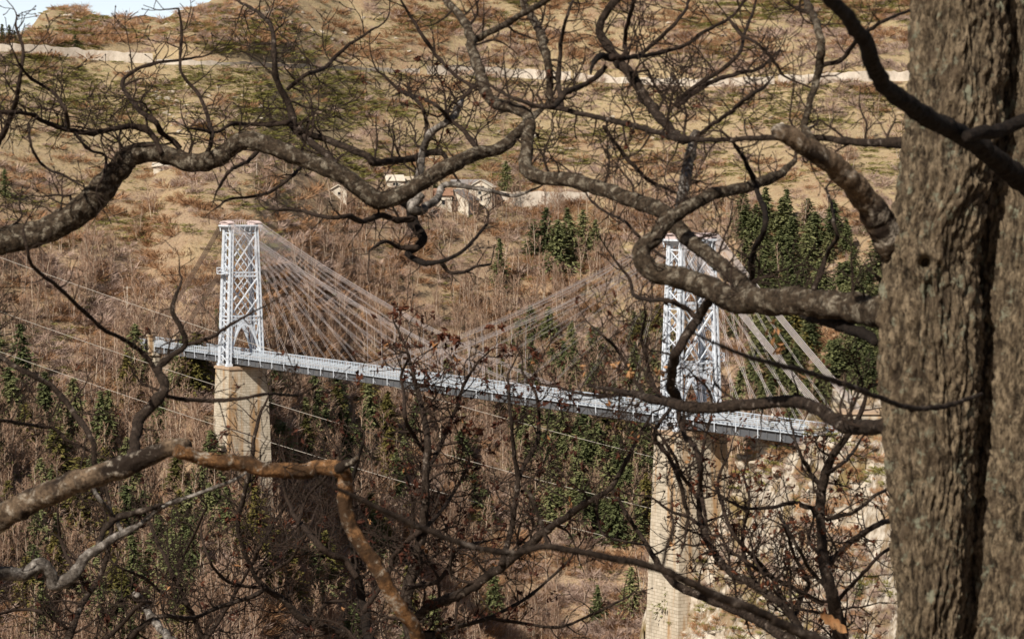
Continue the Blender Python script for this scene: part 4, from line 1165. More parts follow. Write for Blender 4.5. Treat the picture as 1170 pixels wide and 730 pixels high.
# --- 1. the big twin trunk on the right, built with its furrowed bark as real relief
oak, ox, oz = near_tree('bare_tree', 1085, 9.0, 'huge twin-stemmed bare tree with furrowed brown bark filling the right edge')
def furrowed(name, prof, Y, parent, seed, ns=300, st=.011):
    """prof: list of (photo y, left x, right x)"""
    P = np.array([at((a[1]+a[2])/2, a[0], Y) for a in prof]); rr = np.array([(a[2]-a[1])/2*Y/F for a in prof])
    zs = np.arange(P[0][2], P[-1][2], -st) if P[0][2] > P[-1][2] else np.arange(P[0][2], P[-1][2], st)
    o_ = np.argsort(P[:, 2]); cx = np.interp(zs, P[o_, 2], P[o_, 0]); cr = np.interp(zs, P[o_, 2], rr[o_]); 
    k5 = np.ones(25)/25; cx = np.convolve(np.pad(cx, 12, 'edge'), k5, 'valid'); cr = np.convolve(np.pad(cr, 12, 'edge'), k5, 'valid')
    th = np.linspace(0, 2*math.pi, ns, endpoint=False)
    ZZ, TH = np.meshgrid(zs, th, indexing='ij'); CR = cr[:, None]; ARC = TH*cr.mean()
    warp = fbm(ARC/.10, ZZ/.16, 3, seed)*.03
    def ridge(fx, fz, sd):
        n_ = fbm((ARC+warp)/fx, ZZ/fz, 3, sd); return 1-np.clip(np.abs(n_)*2.6, 0, 1)
    # close the seam behind the trunk
    g1 = ridge(.024, .21, seed+1); g2 = ridge(.012, .075, seed+2)
    pl = fbm((ARC+warp)/.012, ZZ/.022, 3, seed+3)
    rel = .6*(1-g1)+.3*(1-g2)+.45*pl+.2*fbm(ARC/.09, ZZ/.12, 2, seed+8)
    rel = np.clip(rel, -.2, 1.1)
    lump = fbm(ARC/.22, ZZ/.5, 3, seed+5)*.03
    if seed == 3:                          # an old knot
        kd = np.hypot((ARC-1.42*math.pi*cr.mean())/.020, (ZZ-at(1055, 300, 9)[2])/.026)
        rel = rel*np.clip(kd-.45, 0, 1)-.3*np.clip(1-kd, 0, 1); lump = lump+.022*np.exp(-((kd-1.5)/.8)**2)-.035*np.clip(1-kd, 0, 1)
    RAD = CR+lump+(rel-.5)*.030
    V = np.stack([cx[:, None]+RAD*np.cos(TH), Y+RAD*np.sin(TH), ZZ], -1).reshape(-1, 3)
    n_, m_ = ZZ.shape; i, j = np.meshgrid(np.arange(n_-1), np.arange(m_), indexing='ij'); j2 = (j+1) % m_
    q = np.stack([i*m_+j, i*m_+j2, (i+1)*m_+j2, (i+1)*m_+j], -1).reshape(-1, 4)
    if P[0][2] > P[-1][2]: q = q[:, ::-1]
    q = q[:, ::-1] if False else q
    me = np_mesh(name, V, [q], B_TRUNK, smooth=True)
    a = me.attributes.new('ridge', 'FLOAT', 'POINT'); a.data.foreach_set('value', rel.ravel().astype(np.float32))
    return link(name, me, parent)
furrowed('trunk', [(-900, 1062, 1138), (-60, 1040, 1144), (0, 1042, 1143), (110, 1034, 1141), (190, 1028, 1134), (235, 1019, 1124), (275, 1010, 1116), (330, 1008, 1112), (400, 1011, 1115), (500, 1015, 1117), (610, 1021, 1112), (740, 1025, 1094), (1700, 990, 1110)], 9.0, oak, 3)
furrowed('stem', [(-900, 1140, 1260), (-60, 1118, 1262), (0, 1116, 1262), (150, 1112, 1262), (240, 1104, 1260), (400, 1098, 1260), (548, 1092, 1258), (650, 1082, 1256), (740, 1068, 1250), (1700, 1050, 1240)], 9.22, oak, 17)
limb(oak, 'limb', '1040,362,22 1006,357,19 962,350,17 914,345,16 873,343,15.5 838,343,14.5 811,329,14 780,319,13 749,312,12.5 736,299,12 735,284,11 748,271,9.5 762,253,8.5 785,238,7.5 815,222,7 855,213,6.5 890,199,5.5 908,184,3.5', 9.0, 10.6, B_LIMB, 1.0, (30, 80), wob=.3)
limb(oak, 'limb', '870,343,9 851,328,9.5 829,308,9.2 808,291,9 786,273,8.7 757,242,9 722,229,8.7 688,216,8.5 654,206,8.2 620,204,8.2 605,199,8 601,185,7.6 603,161,7.2 604,140,6.8 597,127,6.6 567,118,6.6 555,104,6.5 550,88,6.4 544,71,6.2 539,51,6 534,32,5.5 524,16,5 512,3,4.6 496,-18,4', 9.6, 12.2, B_LIMB, 1.1, (30, 95), wob=.5)
limb(oak, 'limb', '1040,166,6.5 1023,164,6 989,163,5.2 934,158,4.4 883,157,3.8 830,160,3.4 780,159,3.9 750,151,3.9 709,140,3.5 671,132,3.5 633,123,3.8 604,119,3 570,104,2.2', 9.2, 11.0, B_MID, 1.5, (30, 110), leaf=.03)
limb(oak, 'limb', '784,161,5 774,156,5.2 757,138,5.8 740,116,6 726,93,6 705,68,6.3 692,51,5.6 686,34,5.2 692,16,5 704,0,4.8 722,-24,4', 10.4, 11.6, B_MID, 1.2, (30, 90))
limb(oak, 'limb', '1012,487,9 969,487,8.8 955,480,8 934,467,7.4 914,459,7 873,460,6.8 821,465,6.6 790,466,7.0 770,461,6.4 743,455,5.6 721,449,4.2 700,445,3.2 672,441,2.2', 9.2, 11.4, B_MID, 1.1, (30, 95), leaf=.10)
limb(oak, 'branch', '812,342,5.6 797,363,5.6 784,383,6 773,405,6 768,421,5.8 767,437,5.6 773,458,7', 10.3, 10.8, B_MID, .4)
limb(oak, 'branch', '1090,380,26 1048,322,24 1014,270,20 989,228,15.8 962,197,13.2 931,175,12.5 907,158,11.5 890,150,10 886,147,7 884,145,3', 9.2, 8.6, B_DEAD, 0, wob=.1)
limb(oak, 'branch', '1000,392,5 996,387,6 975,377,6.5 941,366,6.5 915,360,4', 9.0, 9.7, B_DARK, 0, wob=.1)
limb(oak, 'branch', '773,262,4 777,235,6 781,215,6.3 785,192,6.5 790,170,6 796,150,5', 10.9, 11.4, B_WHITE, .8, (20, 50))
limb(oak, 'branch', '862,332,4.5 859,312,4.2 862,285,4.2 874,262,4 874,243,3.8 863,212,3.6 852,185,3.4 840,167,3', 10, 9.6, B_DARK, .5, (24, 60))
limb(oak, 'branch', '930,332,4.2 940,305,3.7 945,290,3.4 956,272,3 953,256,2.8 951,238,2.4 944,215,2', 9.7, 9.9, B_MID, 1.1, (24, 60))
limb(oak, 'branch', '795,363,3.8 786,354,3.6 764,344,3.4 742,342,3.1 724,337,3 720,320,2.6 705,300,2', 10.4, 10.9, B_TWIG, 1.3, (24, 70))
limb(oak, 'branch', '928,160,4.6 919,146,4.6 921,133,4.5 929,103,4.7 936,77,4.9 938,52,4.9 934,31,4.8 921,0,4.3 910,-24,4', 9.3, 10.2, B_LIMB, 1.5, (30, 95))
limb(oak, 'branch', '936,76,3.6 962,68,3.4 975,51,3.2 1006,26,2.9 1040,12,2.2', 10, 9.4, B_TWIG, .9, (20, 60))
limb(oak, 'branch', '698,65,4.5 715,66,3.6 743,63,3.2 780,53,3 801,38,2.6 832,22,2.4 852,0,2 860,-20,1.6', 10.8, 11.8, B_TWIG, 1.6, (26, 80))
limb(oak, 'branch', '727,66,3 748,49,3 768,30,2.8 783,12,2.4 790,-12,2', 11.2, 11.6, B_TWIG, 1.4, (24, 60))
limb(oak, 'branch', '716,64,3 714,50,3.2 716,32,3.2 722,10,3 727,-12,2.6', 11.0, 10.6, B_TWIG, 1.2, (24, 66))
limb(oak, 'branch', '700,68,4.2 688,64,4.4 680,68,4 676,77,2.8 675,85,1.4', 11.0, 10.6, B_DARK, 0, wob=.1)
limb(oak, 'branch', '692,76,3.4 680,90,3.6 664,98,3.8 648,105,4.4 638,115,4 632,123,3.5', 10.9, 10.7, B_MID, .5, (20, 50))
limb(oak, 'branch', '627,122,4.6 629,100,4.7 626,75,5 621,48,5.2 612,26,5 602,12,4.5 594,-10,4', 11.2, 11.9, B_LIMB, 1.2, (26, 80))
limb(oak, 'branch', '642,122,3.8 640,108,3.7 638,90,3.4 640,60,3 643,40,2.8 648,18,2.4 655,0,2', 11, 11.4, B_MID, 1.4, (24, 70))
limb(oak, 'branch', '535,46,5 547,44,4.6 572,31,4.2 599,15,4 630,-3,3.6 650,-16,3', 12, 11.4, B_LIMB, .8, (24, 60))
limb(oak, 'branch', '793,160,2.8 810,145,3 835,128,3.2 856,110,3 872,100,2.6 880,92,1.8', 10.2, 9.7, B_TWIG, 1.8, (26, 80))
limb(oak, 'branch', '774,122,3 790,108,3.3 812,94,3.2 842,84,3 868,78,2.6 890,58,2', 10.6, 10.9, B_TWIG, 1.8, (24, 76))
limb(oak, 'branch', '770,120,2.6 783,108,3 800,95,3 830,76,2.9 845,60,2.7 850,40,2.6 858,20,2.3 864,0,2', 10.8, 11.2, B_TWIG, 1.4, (24, 70))
limb(oak, 'branch', '831,20,2 848,40,2.5 868,52,2.5 884,70,2.3 898,88,2 925,100,1.5', 10.9, 11.1, B_TWIG, 1.3, (18, 50))
limb(oak, 'branch', '690,145,2.6 704,165,2.9 722,188,3 745,208,2.8 768,218,2.2 785,226,1.6', 10.9, 11.6, B_TWIG, 1.5, (26, 70), up=.0)
limb(oak, 'branch', '760,295,2.4 744,283,2.4 728,268,2.2 712,252,2.2 695,244,2 676,230,2', 11.2, 11.8, B_TWIG, 1.6, (24, 70))
limb(oak, 'branch', '740,456,3 727,437,2.9 716,416,2.8 704,398,2.6 690,384,2.2 676,372,1.6', 10.9, 11.5, B_TWIG, 1.9, (28, 90), leaf=.12)
limb(oak, 'branch', '752,451,2.8 742,428,3 738,404,2.8 733,384,2.4 738,360,2', 11, 11.3, B_TWIG, 1.9, (28, 80), leaf=.14)
limb(oak, 'branch', '720,450,3 690,452,2.6 664,450,2.3 640,443,2 618,438,1.6', 11.3, 12, B_TWIG, 1.7, (26, 70), leaf=.10)
limb(oak, 'branch', '775,470,3.8 780,492,3.7 794,512,3.5 801,535,3.5 800,556,3.2 806,590,3', 10.9, 10.5, B_TWIG, 1.0, (24, 66), leaf=.05)
limb(oak, 'branch', '766,467,3 754,482,3 748,500,3.2 763,520,3.3 775,545,3.6 784,580,3.3', 11.1, 11.4, B_TWIG, 1.0, (24, 70), leaf=.05)
# the nearest, darkest limb crossing in front
limb(oak, 'limb', '1180,215,14 1150,192,13 1129,175,12 1099,154,11.3 1064,137,11 1034,116,11 1006,92,10 989,51,9 969,20,8.2 945,-4,7.8 925,-34,7', 8.5, 5.6, B_DARK, 0, wob=.15)
limb(oak, 'branch', '1104,156,6 1120,152,7.6 1140,149,8 1170,138,8 1210,122,8', 7.6, 8.1, B_DARK, 0, wob=.05)
limb(oak, 'branch', '1122,450,2.8 1078,464,3.8 1041,466,4 1010,456,3.5 962,438,4 907,421,3.7 856,408,3.2 815,391,2.6 790,380,2', 8.3, 5.2, B_MID, .25, (16, 40), wob=.1)

# --- 2. the tree beyond the left edge that reaches the long lichen-spotted limb across
lt, lx, lz = near_tree('bare_tree', -75, 13.0, 'bare tree beyond the left edge reaching one long bent lichen-spotted limb across the upper left')
m = MB(); P, RR = catmull([X(lx-.05, 13.1, lz-.4), X(lx, 13, lz+2), X(lx+.05, 12.95, -1.2), X(lx-.02, 13.05, .4), X(lx+.1, 13, 3.2)], [.26, .2, .17, .15, .1], .06); m.tube(P, RR, 18, jit=.03); m.build('trunk', B_LIMB, lt, smooth=True)
limb(lt, 'limb', '-75,296,19 -40,285,18 0,277,17 50,263,16 88,243,16 113,219,15.5 135,195,15 150,179,13 178,175,11.2 219,186,11.2 247,181,10.6 270,164,10.5 291,161,10.4 315,170,10 342,181,9.8 377,193,10 400,207,10.3 418,219,11 435,229,10.5 459,223,9.6 483,209,9.2 510,192,8.7 541,178,7.6 572,168,7 592,152,6.3 604,137,5.5 620,124,3.4', 13.0, 13.6, B_LIMB, .55, (30, 80))
limb(lt, 'branch', '185,176,4 178,160,3.6 168,149,4.6 151,145,4.2 130,147,3.6 103,152,3.6 79,149,3.6 51,139,3.2 31,130,3 0,128,2.6 -24,120,2', 13.2, 12.6, B_TWIG, 2.0, (28, 90))
limb(lt, 'branch', '206,170,4 196,160,3.8 185,152,3.8 176,139,4 158,125,3.6 147,110,3.5 139,95,2.9 151,82,2.7 168,75,2.6 192,70,2.3 219,67,2', 13.3, 13.8, B_TWIG, 1.9, (26, 85))
limb(lt, 'branch', '79,150,2.8 75,127,2.8 65,110,2.6 51,99,2.5 31,86,2.3 20,70,2', 12.8, 12.4, B_TWIG, 2.0, (24, 76))
limb(lt, 'branch', '85,152,2.2 102,171,2.3 120,178,2.2 119,200,2 112,212,1.6', 12.9, 12.8, B_TWIG, .6, (16, 40), up=-.02)
limb(lt, 'branch', '33,142,2.2 36,168,2.2 50,190,2.2 72,200,2 96,214,1.5', 12.8, 12.5, B_TWIG, .5, (14, 36), up=-.02)
limb(lt, 'branch', '384,197,6 377,182,5.2 363,168,4.8 342,154,5 334,137,5 329,116,4.6 316,92,4.1 313,62,3.6 310,31,3.1 294,14,2.6 274,3,2', 13.4, 14.2, B_MID, 2.0, (28, 95))
limb(lt, 'branch', '329,102,3 349,86,3 370,79,2.9 383,65,2.7 400,51,2.5 425,34,2', 13.9, 14.3, B_TWIG, 1.9, (26, 80))
limb(lt, 'branch', '333,138,4 325,141,4 301,143,3.2 282,142,2.9 264,142,2.7 247,151,2.3 219,147,2', 13.7, 13.2, B_TWIG, 1.5, (26, 76))
limb(lt, 'branch', '340,148,4 370,158,4.6 400,170,4.6 418,178,4.6 428,186,4.8 448,184,4.6 472,181,4.6 492,175,4.4 506,176,3.8 512,186,3', 13.6, 14.1, B_MID, .8, (26, 70))
limb(lt, 'branch', '479,208,5.2 480,192,5 483,172,4.6 492,152,4.6 510,140,4.6 520,130,4.8 528,113,3.4', 13.8, 14.2, B_WHITE, 1.5, (28, 90), leaf=.08)
limb(lt, 'branch', '486,158,3 487,140,3 484,126,2.8 472,112,2.6 456,103,2.3 440,88,2', 13.9, 14.3, B_TWIG, 2.2, (26, 80), leaf=.1)
limb(lt, 'branch', '545,170,4 530,150,3.4 513,136,3 498,120,2.6 480,112,2.4 462,105,2', 13.6, 14.2, B_TWIG, 1.6, (24, 66), leaf=.06)
limb(lt, 'branch', '545,103,2.6 520,86,2.7 500,65,2.6 483,41,2.6 472,24,2.4 460,4,2', 13.4, 13.9, B_TWIG, 1.3, (24, 70), leaf=.05)
limb(lt, 'branch', '460,228,7 470,240,6.5 472,254,6.6 482,272,5.6 476,283,4.8 466,290,4.2 483,300,4.2 503,299,3.2 527,288,2.8 544,271,2.5 556,257,2.2', 13.5, 13.1, B_DARK, .7, (20, 55), up=.03)
limb(lt, 'branch', '503,299,2.8 513,311,2.7 530,311,2.5 545,304,2.3 560,302,1.8', 13.2, 13, B_TWIG, 1.1, (16, 44))
limb(lt, 'branch', '472,250,4.5 455,252,4.2 436,246,4 414,253,4 400,247,3.7 380,249,3.2 363,246,3 340,240,2.6 315,240,2', 13.4, 12.9, B_TWIG, 1.2, (22, 62), up=.0)
limb(lt, 'branch', '478,283,4 458,283,3.6 440,276,2.8 425,284,2.2', 13.2, 12.9, B_TWIG, 1.3, (18, 50), up=.0)
limb(lt, 'branch', '480,222,7 470,238,6.5 482,240,5.4 499,227,4.8 506,213,4.4 520,211,3.8 540,215,3.2 563,219,2.8 587,224,2.6 611,216,2', 13.5, 13.9, B_WHITE, .5, (18, 46))
limb(lt, 'branch', '-70,240,5 -30,200,4.5 0,160,4 14,128,3.4 22,95,3 26,60,2.6 18,30,2', 13.1, 12.8, B_TWIG, 1.8, (26, 80))
limb(lt, 'branch', '232,184,3.6 242,160,3.2 236,130,3 225,106,2.6 206,80,2.4 208,40,2.2 204,10,1.8', 13.3, 13.9, B_TWIG, 1.2, (22, 60))
limb(lt, 'branch', '300,164,4 286,182,3 262,196,2.6 250,215,2.2', 13.5, 13.1, B_TWIG, 1.0, (20, 60), up=-.01)
limb(lt, 'branch', '350,183,3 330,205,2.6 300,222,2.4 262,228,2.2 250,236,1.7', 13.6, 13.2, B_TWIG, 1.2, (20, 56), up=0)

# --- 3. the dead tree at the lower left
dt, dx_, dz_ = near_tree('dead_tree', -95, 11.0, 'dead tree at the lower left with a thick broken limb, bark peeling to orange wood')
m = MB(); P, RR = catmull([X(dx_, 11.1, dz_-.4), X(dx_+.03, 11, dz_+1.8), X(dx_, 10.95, -1.6), X(dx_+.05, 11, -.9)], [.22, .17, .13, .07], .05); m.tube(P, RR, 16, jit=.05); m.build('trunk', B_DEAD, dt, smooth=True)
limb(dt, 'limb', '-90,640,18 -45,616,17 0,592,16 34,573,15 68,559,14 103,546,13.5 137,535,13 171,521,11 198,511,9.5 215,508,7', 11, 10.6, B_DEAD, .15, (16, 40), wob=.2)
limb(dt, 'limb', '200,514,7.5 219,519,8.6 247,526,9.3 274,529,9 301,535,8.6 342,537,8.6 372,534,8.8 390,539,9.4 394,556,9 394,576,8.4 400,600,8.4 414,624,8.8 435,655,8.7 448,679,8.3 462,699,8.3 474,720,8.2 486,748,8', 10.65, 11.1, B_PEEL, .25, (16, 50), wob=.2)
limb(dt, 'branch', '386,536,6 398,530,5.6 405,526,4.4 409,521,2.6', 10.8, 10.7, B_DEAD, 0, wob=0)
limb(dt, 'limb', '-85,668,9 -40,660,8.6 0,655,8.3 27,655,8.2 48,645,7.6 57,655,7.2 62,668,7.2 82,658,7 99,637,6.2 120,620,5.2 144,607,4.6 164,596,3.8 185,579,3.2 223,565,3 267,548,2.5 290,534,1.8', 11, 11.8, B_WHITE, .7, (24, 70), wob=.3)
limb(dt, 'branch', '112,622,4 122,602,4.2 137,590,4.2 171,581,4 190,577,3', 11.5, 11.8, B_MID, .8, (20, 60))
limb(dt, 'branch', '140,608,3.2 130,590,3.2 113,569,3 104,550,2.4', 11.6, 12, B_WHITE, .8, (20, 60))
limb(dt, 'branch', '150,528,6 154,510,6.4 158,482,6.4 174,462,6.4 189,446,6.2 181,424,4.2 190,411,4.2 212,394,4 206,374,3.6 197,356,3.5 200,340,3 207,322,2', 10.8, 11.3, B_MID, .8, (24, 70), wob=.3, leaf=.06)
limb(dt, 'branch', '190,446,3.6 171,413,3.4 151,394,3.2 120,377,3 96,356,3 68,329,3 38,305,3 31,284,2.6 26,262,2', 11.2, 10.4, B_TWIG, .6, (20, 60))
limb(dt, 'branch', '184,450,3 206,456,3.2 240,458,3.2 270,456,2.8 305,450,2.4 340,452,2', 11.1, 11.5, B_TWIG, 1.3, (24, 70), leaf=.12)
limb(dt, 'branch', '212,394,3.2 240,386,2.8 262,372,2.4 290,356,1.8', 11.3, 11.1, B_TWIG, .8, (20, 56))
limb(dt, 'branch', '-70,360,4 -20,392,3.8 20,420,3.6 58,440,3.8 84,470,4 104,500,4 108,530,4', 12, 12.4, B_MID, 1.5, (28, 85), leaf=.03)
limb(dt, 'branch', '-60,470,3 0,480,2.8 40,486,2.6 62,490,2.6 76,502,2.4 108,518,2', 12, 12.4, B_TWIG, 1.6, (26, 80))

# --- 4. saplings rooted below the frame
def sapling(px, Y, label, s, rr0, mat=B_MID):
    """root from the bank up to the first traced point"""
    t, x, z = near_tree('bare_sapling', px, Y, label)
    pts = parse(s); q = at(pts[0][0], pts[0][1], Y); r = pts[0][2]*Y/F
    b = X(q[0]+R.uniform(-.15, .15), Y+.1, float(near_bank(q[0], Y))-.3)
    m = MB(); P, RR = catmull([b, b*.6+q*.4+X(.06, 0, 0), q, q+(q-b)*.03], [r*1.5, r*1.2, r*1.05, r*.8], .06); m.tube(P, RR, 10, jit=.03)
    m.build('trunk', mat, t, smooth=True); return t
s1 = '490,770,8.5 470,720,8.2 464,685,7.4 472,651,7 483,610,5.8 486,566,4.8 488,514,4.4 485,480,4 478,450,3.4 470,420,2.8 464,398,2.4 452,372,2'
t1 = sapling(490, 17, 'bare sapling with rust leaf clusters rising in front of the middle of the deck', s1, 8)
limb(t1, 'limb', s1, 17, 17.8, B_MID, 1.5, (30, 85), leaf=.42)
limb(t1, 'limb', '466,712,5 476,705,5.4 496,691,6 524,679,6 551,663,5.7 572,648,5.6 596,629,5.2 620,610,5 647,590,4.6 675,572,4.2 698,556,3.6 716,525,3.1 729,500,2.6 742,478,2', 17, 16.2, B_MID, 1.3, (30, 95), leaf=.22)
limb(t1, 'branch', '573,645,4.2 582,614,4 587,583,3.7 592,548,3.5 587,514,3.2 584,480,2.8 582,455,2.4 580,428,2', 16.7, 17.1, B_MID, 1.6, (28, 85), leaf=.30)
limb(t1, 'branch', '592,548,3.2 599,531,3.2 613,507,3 616,482,2.8 613,452,2.4 597,425,2', 16.9, 17.3, B_TWIG, 1.8, (26, 80), leaf=.35)
limb(t1, 'branch', '464,672,4 484,667,3.5 500,664,3.2 514,644,3 524,627,2.8 551,619,2.4', 17, 17.4, B_TWIG, 1.0, (24, 66), leaf=.1)
limb(t1, 'branch', '440,672,3 448,640,3.6 459,624,3.6 483,604,3.6 500,588,3 520,560,2.6 536,530,2', 17.3, 17.7, B_TWIG, 1.6, (26, 80), leaf=.25)
limb(t1, 'branch', '488,520,3 470,494,3 462,474,3 462,450,2.8 458,430,2.4 468,408,2', 17.5, 17.2, B_TWIG, 2.0, (26, 70), leaf=.55)
limb(t1, 'branch', '486,545,3 505,505,3 520,470,2.8 530,440,2.5 545,415,2', 17.5, 17.9, B_TWIG, 2.0, (26, 70), leaf=.5)
limb(t1, 'branch', '698,557,2.6 715,586,3 733,613,3.4 750,641,4 763,658,4.6 780,672,5 804,682,5 838,696,5.4 873,713,6 903,731,6 930,750,6', 16.4, 15.4, B_MID, .9, (26, 80), leaf=.06)
limb(t1, 'branch', '683,568,2.4 682,590,2.2 690,610,2 712,618,1.8 735,622,1.6', 16.3, 16, B_TWIG, .5, (16, 44))
s2 = '436,780,7 424,735,6.2 414,686,5.4 406,648,5 402,610,4 398,575,3.4 405,540,3 415,505,2.4'
t2 = sapling(430, 19, 'dark slim bare sapling just left of the peeling hanging limb', s2, 7)
limb(t2, 'limb', s2, 19, 19.5, B_DARK, 1.5, (28, 85), leaf=.12)
limb(t2, 'limb', '408,660,4 396,640,4.4 380,634,4.4 363,620,4 342,596,3.6 330,575,3 322,550,2.5', 19, 19.6, B_TWIG, 2.3, (30, 95), leaf=.04)
limb(t2, 'branch', '340,600,3 350,570,2.7 372,545,2.4 395,520,2', 19.3, 19, B_TWIG, 2.0, (26, 76), leaf=.1)
limb(t2, 'branch', '415,700,3.6 440,660,3.5 452,640,3.4 470,610,3 472,580,2.6 466,550,2', 19.1, 18.7, B_TWIG, 1.8, (26, 76), leaf=.2)
s3 = '448,790,7 420,745,5.6 400,727,5.2 370,716,5.2 342,703,5 325,686,4.5 305,672,4 290,655,3.2 278,625,3.2 272,595,3.4 284,545,3.6 290,505,3 298,470,2.4'
t3 = sapling(448, 21, 'low leaning bare sapling spreading below the dead limb', s3, 7)
limb(t3, 'limb', s3, 21, 20.4, B_MID, 1.7, (28, 85), leaf=.08)
limb(t3, 'branch', '306,671,3 280,684,3.1 250,693,3.1 219,706,3.2 190,703,3.6 171,709,4 150,727,4 130,750,4', 20.7, 19.8, B_MID, 1.5, (28, 85), leaf=.05)
limb(t3, 'branch', '305,671,2.6 270,668,2.6 255,660,2.4 240,641,2.2 230,612,2', 20.8, 20.3, B_TWIG, 1.7, (26, 80), leaf=.1)
limb(t3, 'branch', '360,713,3 372,690,2.8 396,686,2.6 420,680,2.2 440,660,1.8', 20.8, 20.4, B_TWIG, 1.2, (22, 60))
limb(t3, 'branch', '290,640,3 300,620,2.8 318,590,2.6 335,560,2.3 350,530,2', 20.4, 20.9, B_TWIG, 2.0, (26, 80), leaf=.1)
limb(t3, 'branch', '296,660,2.6 330,640,2.4 350,610,2.2 362,580,1.8', 20.6, 20.2, B_TWIG, 2.0, (26, 80), leaf=.06)
s4 = '962,770,9 956,705,8.2 948,672,7 940,634,6 938,600,5.6 938,569,6 945,538,5.6 954,516,5 966,502,4.6 980,478,3.4 990,450,2.6'
t4 = sapling(960, 14, 'small crooked bare sapling in front of the rocky spur beside the big trunk', s4, 9)
limb(t4, 'limb', s4, 14, 13.6, B_MID, 1.7, (28, 80), leaf=.18)
for a in ['938,583,3.6 920,578,3.4 907,574,3.2 883,579,2.9 856,581,2.5 836,574,2.2 815,560,1.8', '944,594,3 960,588,3 975,585,2.8 1000,566,2.6 1025,552,2.4', '944,645,4.4 958,632,4.3 975,617,4.1 996,603,4 1022,592,3.8',
          '945,672,3 925,650,2.8 912,626,2.8 900,605,2.6 890,585,2', '941,560,3.4 926,540,2.9 915,520,2.6 908,500,2.3 903,480,1.8', '945,540,3 962,530,2.8 975,515,2.4 985,500,2', '940,640,2.6 925,615,2.3 930,590,2']:
    limb(t4, 'branch', a, 13.9, 13.5+R.random(), B_MID, 2.2, (22, 62), leaf=.22)
limb(t4, 'branch', '954,690,3 972,670,3 990,650,2.8 1010,630,2.6 1030,620,2', 14, 13.6, B_TWIG, 2.3, (22, 60), leaf=.1)
s5 = '950,790,6 934,755,5.2 921,730,5 907,707,5 886,685,5 859,667,5 832,651,5 818,634,4.6 802,600,4.2 799,570,3.7 801,535,3 804,505,2.6 812,478,2'
t5 = sapling(950, 15.5, 'slim arching bare sapling crossing the tallest pier from the lower right', s5, 6)
limb(t5, 'limb', s5, 15.5, 15.9, B_MID, 1.9, (28, 80), leaf=.16)
for a in ['799,572,3 790,558,3 780,545,2.8 770,521,2.6 756,500,2.2 744,486,1.8', '905,706,3 883,662,3 862,637,3 838,610,2.9 826,579,2.8 820,550,2.4 832,520,2', '907,706,3.2 915,684,3.2 925,666,3 910,640,2.8 897,603,2.4', '866,670,3 852,640,3 848,610,2.7 856,575,2.4 850,545,2',
          '941,690,3 907,672,3.2 883,660,3 850,640,2.6 826,622,2', '803,602,2.8 785,590,2.6 768,585,2.4 750,572,2', '938,700,2.6 900,690,2.4 868,650,2.2 858,620,1.8']:
    limb(t5, 'branch', a, 15.6, 15.2+R.random(), B_TWIG, 2.1, (24, 70), leaf=.16)
s6 = '262,800,5 248,760,4.4 232,735,4 224,712,3.6 205,672,3.2 190,640,3 176,610,2.6 168,585,2'
t6 = sapling(262, 22, 'thin bare sapling at the bottom left under the white dead limb', s6, 5)
limb(t6, 'limb', s6, 22, 22.5, B_TWIG, 2.2, (28, 80), leaf=.08)
for a in ['232,735,3 256,700,2.8 272,672,2.5 290,640,2', '215,690,3 190,680,2.6 165,660,2.4 140,650,2', '203,668,2.6 208,640,2.4 222,610,2.2 236,580,2']: limb(t6, 'branch', a, 22, 21.6, B_TWIG, 2.2, (26, 76), leaf=.08)
s7 = '60,800,6 72,750,5 84,712,4.4 100,680,4 118,650,3.6 128,600,3 122,560,2.4'
t7 = sapling(60, 20, 'thin grey bare sapling in the bottom left corner', s7, 6)
limb(t7, 'limb', s7, 20, 20.5, B_MID, 2.0, (28, 80), leaf=.04)
for a in ['80,720,3 50,700,2.8 20,696,2.5 -10,704,2', '104,676,3 84,650,2.8 70,620,2.4 66,590,2', '70,755,4 120,730,3.6 160,690,3 172,688,3', '155,678,5 166,692,5 174,706,5 186,720,5 200,734,5']: limb(t7, 'branch', a, 20, 19.6, B_WHITE if a.startswith('155') else B_TWIG, 1.6, (26, 76), leaf=.04)
s8 = '640,800,5 636,745,4 640,712,3.4 662,690,3 690,676,2.6'
s8 = '520,790,5 512,752,4.2 500,722,3.8 520,716,3.4 556,706,3 590,690,2.6 620,668,2.2 650,640,2'
t8 = sapling(520, 18, 'low bare sapling whose branch skims the bottom edge right of centre', s8, 5)
limb(t8, 'limb', s8, 18, 17.6, B_MID, 1.0, (24, 66), leaf=.1)
limb(t8, 'branch', '560,706,2.6 600,712,2.4 640,716,2.2 680,700,2 720,680,1.6', 17.8, 17.4, B_TWIG, .9, (22, 56), leaf=.12)
# nearest blurred branch, low across the middle, from the big tree's foot
nb, _, _ = near_tree('bare_tree', 1320, 6.0, 'blurred dark branch of a near bare tree slanting across the lower middle')
m = MB(); bx = at(1330, 760, 6.3); P, RR = catmull([X(bx[0]+.1, 6.4, float(near_bank(bx[0], 6.4))-.3), X(bx[0], 6.3, -2.2), bx, X(bx[0]-.05, 6.3, .5), X(bx[0]+.05, 6.3, 2.2)], [.11, .09, .075, .06, .03], .05); m.tube(P, RR, 12, jit=.03); m.build('trunk', B_DARK, nb, smooth=True)
limb(nb, 'limb', '1330,742,9 1180,762,9 1020,752,8 940,733,7 880,705,6 857,693,5.7 824,683,5.6 792,667,5.2 754,650,5 715,640,4.8 671,632,4.6 626,625,4.5 585,631,4.1 551,627,4 517,617,4 465,596,4 414,572,3.8 380,556,3', 6.3, 5.2, B_MID, .12, (20, 50), wob=.08)
limb(nb, 'branch', '626,624,3 620,600,3 608,570,2.6 598,556,2', 5.6, 5.6, B_MID, 0, wob=.02)
limb(nb, 'branch', '756,650,2.6 762,625,2.6 769,604,3 767,586,2.4', 5.8, 5.8, B_MID, .5, (10, 20), wob=.02)

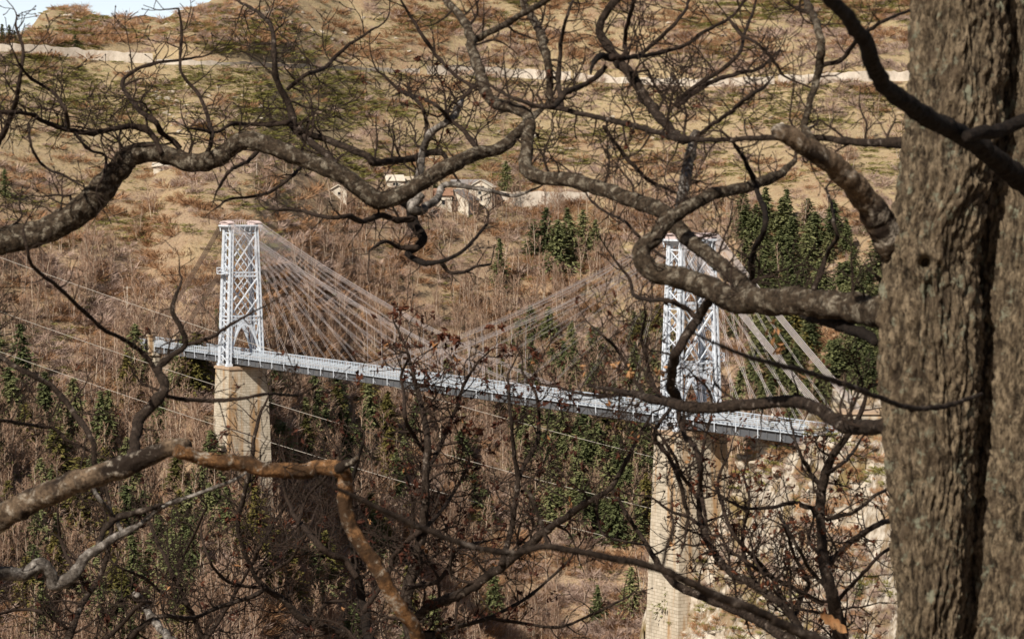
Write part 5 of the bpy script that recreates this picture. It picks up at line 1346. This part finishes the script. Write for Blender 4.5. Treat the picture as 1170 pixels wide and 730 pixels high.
# dead leaves and seed clusters hanging on the twig ends
def leaf_cluster(B, p, d, Y, big=1.0, n=None):
    u = unit_of(Y)
    for _ in range(n or R.randint(2, 6)):
        s = R.uniform(2.0, 4.6)*u*big; c = p+NR.normal(0, 2.0, 3)*u*big
        a = NR.normal(0, 1, 3); a /= np.linalg.norm(a); b = np.cross(a, NR.normal(0, 1, 3)); b /= np.linalg.norm(b); nrm = np.cross(a, b)
        k = [c-a*s, c-b*s*.5+nrm*s*.35, c+a*s*.2-nrm*s*.15, c+b*s*.5+nrm*s*.4, c+a*s*1.05+nrm*s*.25]
        B.add(k, [(0, 1, 2, 3)], [(1, 4, 2), (2, 4, 3)])
by = {}
for t, p, d, Y in LEAVES: by.setdefault(t, []).append((p, d, Y))
for t, L in by.items():
    B = MB(); C_ = MB()
    for p, d, Y in L:
        if R.random() < .95: leaf_cluster(B, p, d, Y)
        else: leaf_cluster(C_, p, d, Y, 1.25, 2)
    for BB, mt, nm in ((B, LEAFM, 'dead_leaves'), (C_, LEAFO, 'tan_leaves')):
        if BB.v: tag(BB.build(nm, mt, t), kind='stuff')
def clusters(t, pts, Y, mat, name, big=1.3):
    B = MB()
    for x, y, n_ in pts:
        for _ in range(n_): leaf_cluster(B, at(x+R.gauss(0, 4), y+R.gauss(0, 3), Y), None, Y, big)
    tag(B.build(name, mat, t), kind='stuff')
clusters(t1, [(450, 360, 4), (464, 352, 2), (425, 358, 1), (510, 385, 5), (522, 392, 4), (497, 388, 3), (568, 374, 3), (478, 370, 2), (410, 430, 3), (590, 482, 2), (570, 465, 2), (546, 497, 2), (455, 394, 2), (536, 490, 2), (610, 404, 2), (560, 400, 1), (487, 392, 2), (615, 410, 1), (586, 405, 2)], 17.5, LEAFM, 'seed_clusters')
clusters(oak, [(878, 378, 3), (886, 390, 3), (893, 400, 2), (757, 425, 3), (705, 420, 2), (720, 425, 2), (668, 420, 1)], 10.8, LEAFO, 'tan_leaves', 1.2)
B = MB(); c0 = at(952, 711, 13.2); u = 13.2/F; NU, NVv = 14, 9; gv = []
for i in range(NU):
    for j in range(NVv):
        s_, t_ = i/(NU-1)*2-1, j/(NVv-1)*2-1
        wd = math.sqrt(max(0, 1-s_*s_))*(.8+.2*math.sin(i*1.9))*7.5; x = s_*19; y_ = t_*wd
        cup = .035*y_*y_+.012*x*x+.8*math.sin(x*.5+y_*.6)
        ca, sa = math.cos(-.62), math.sin(-.62)
        gv.append(c0+np.array((x*ca-y_*sa, -cup*1.0, x*sa+y_*ca))*u)
B.add(gv, grid_faces(NU, NVv)); lf = B.build('dead_leaf', LEAFO, t4, True); lf['label'] = 'large curled orange leaf'
bpy.context.view_layer.update()
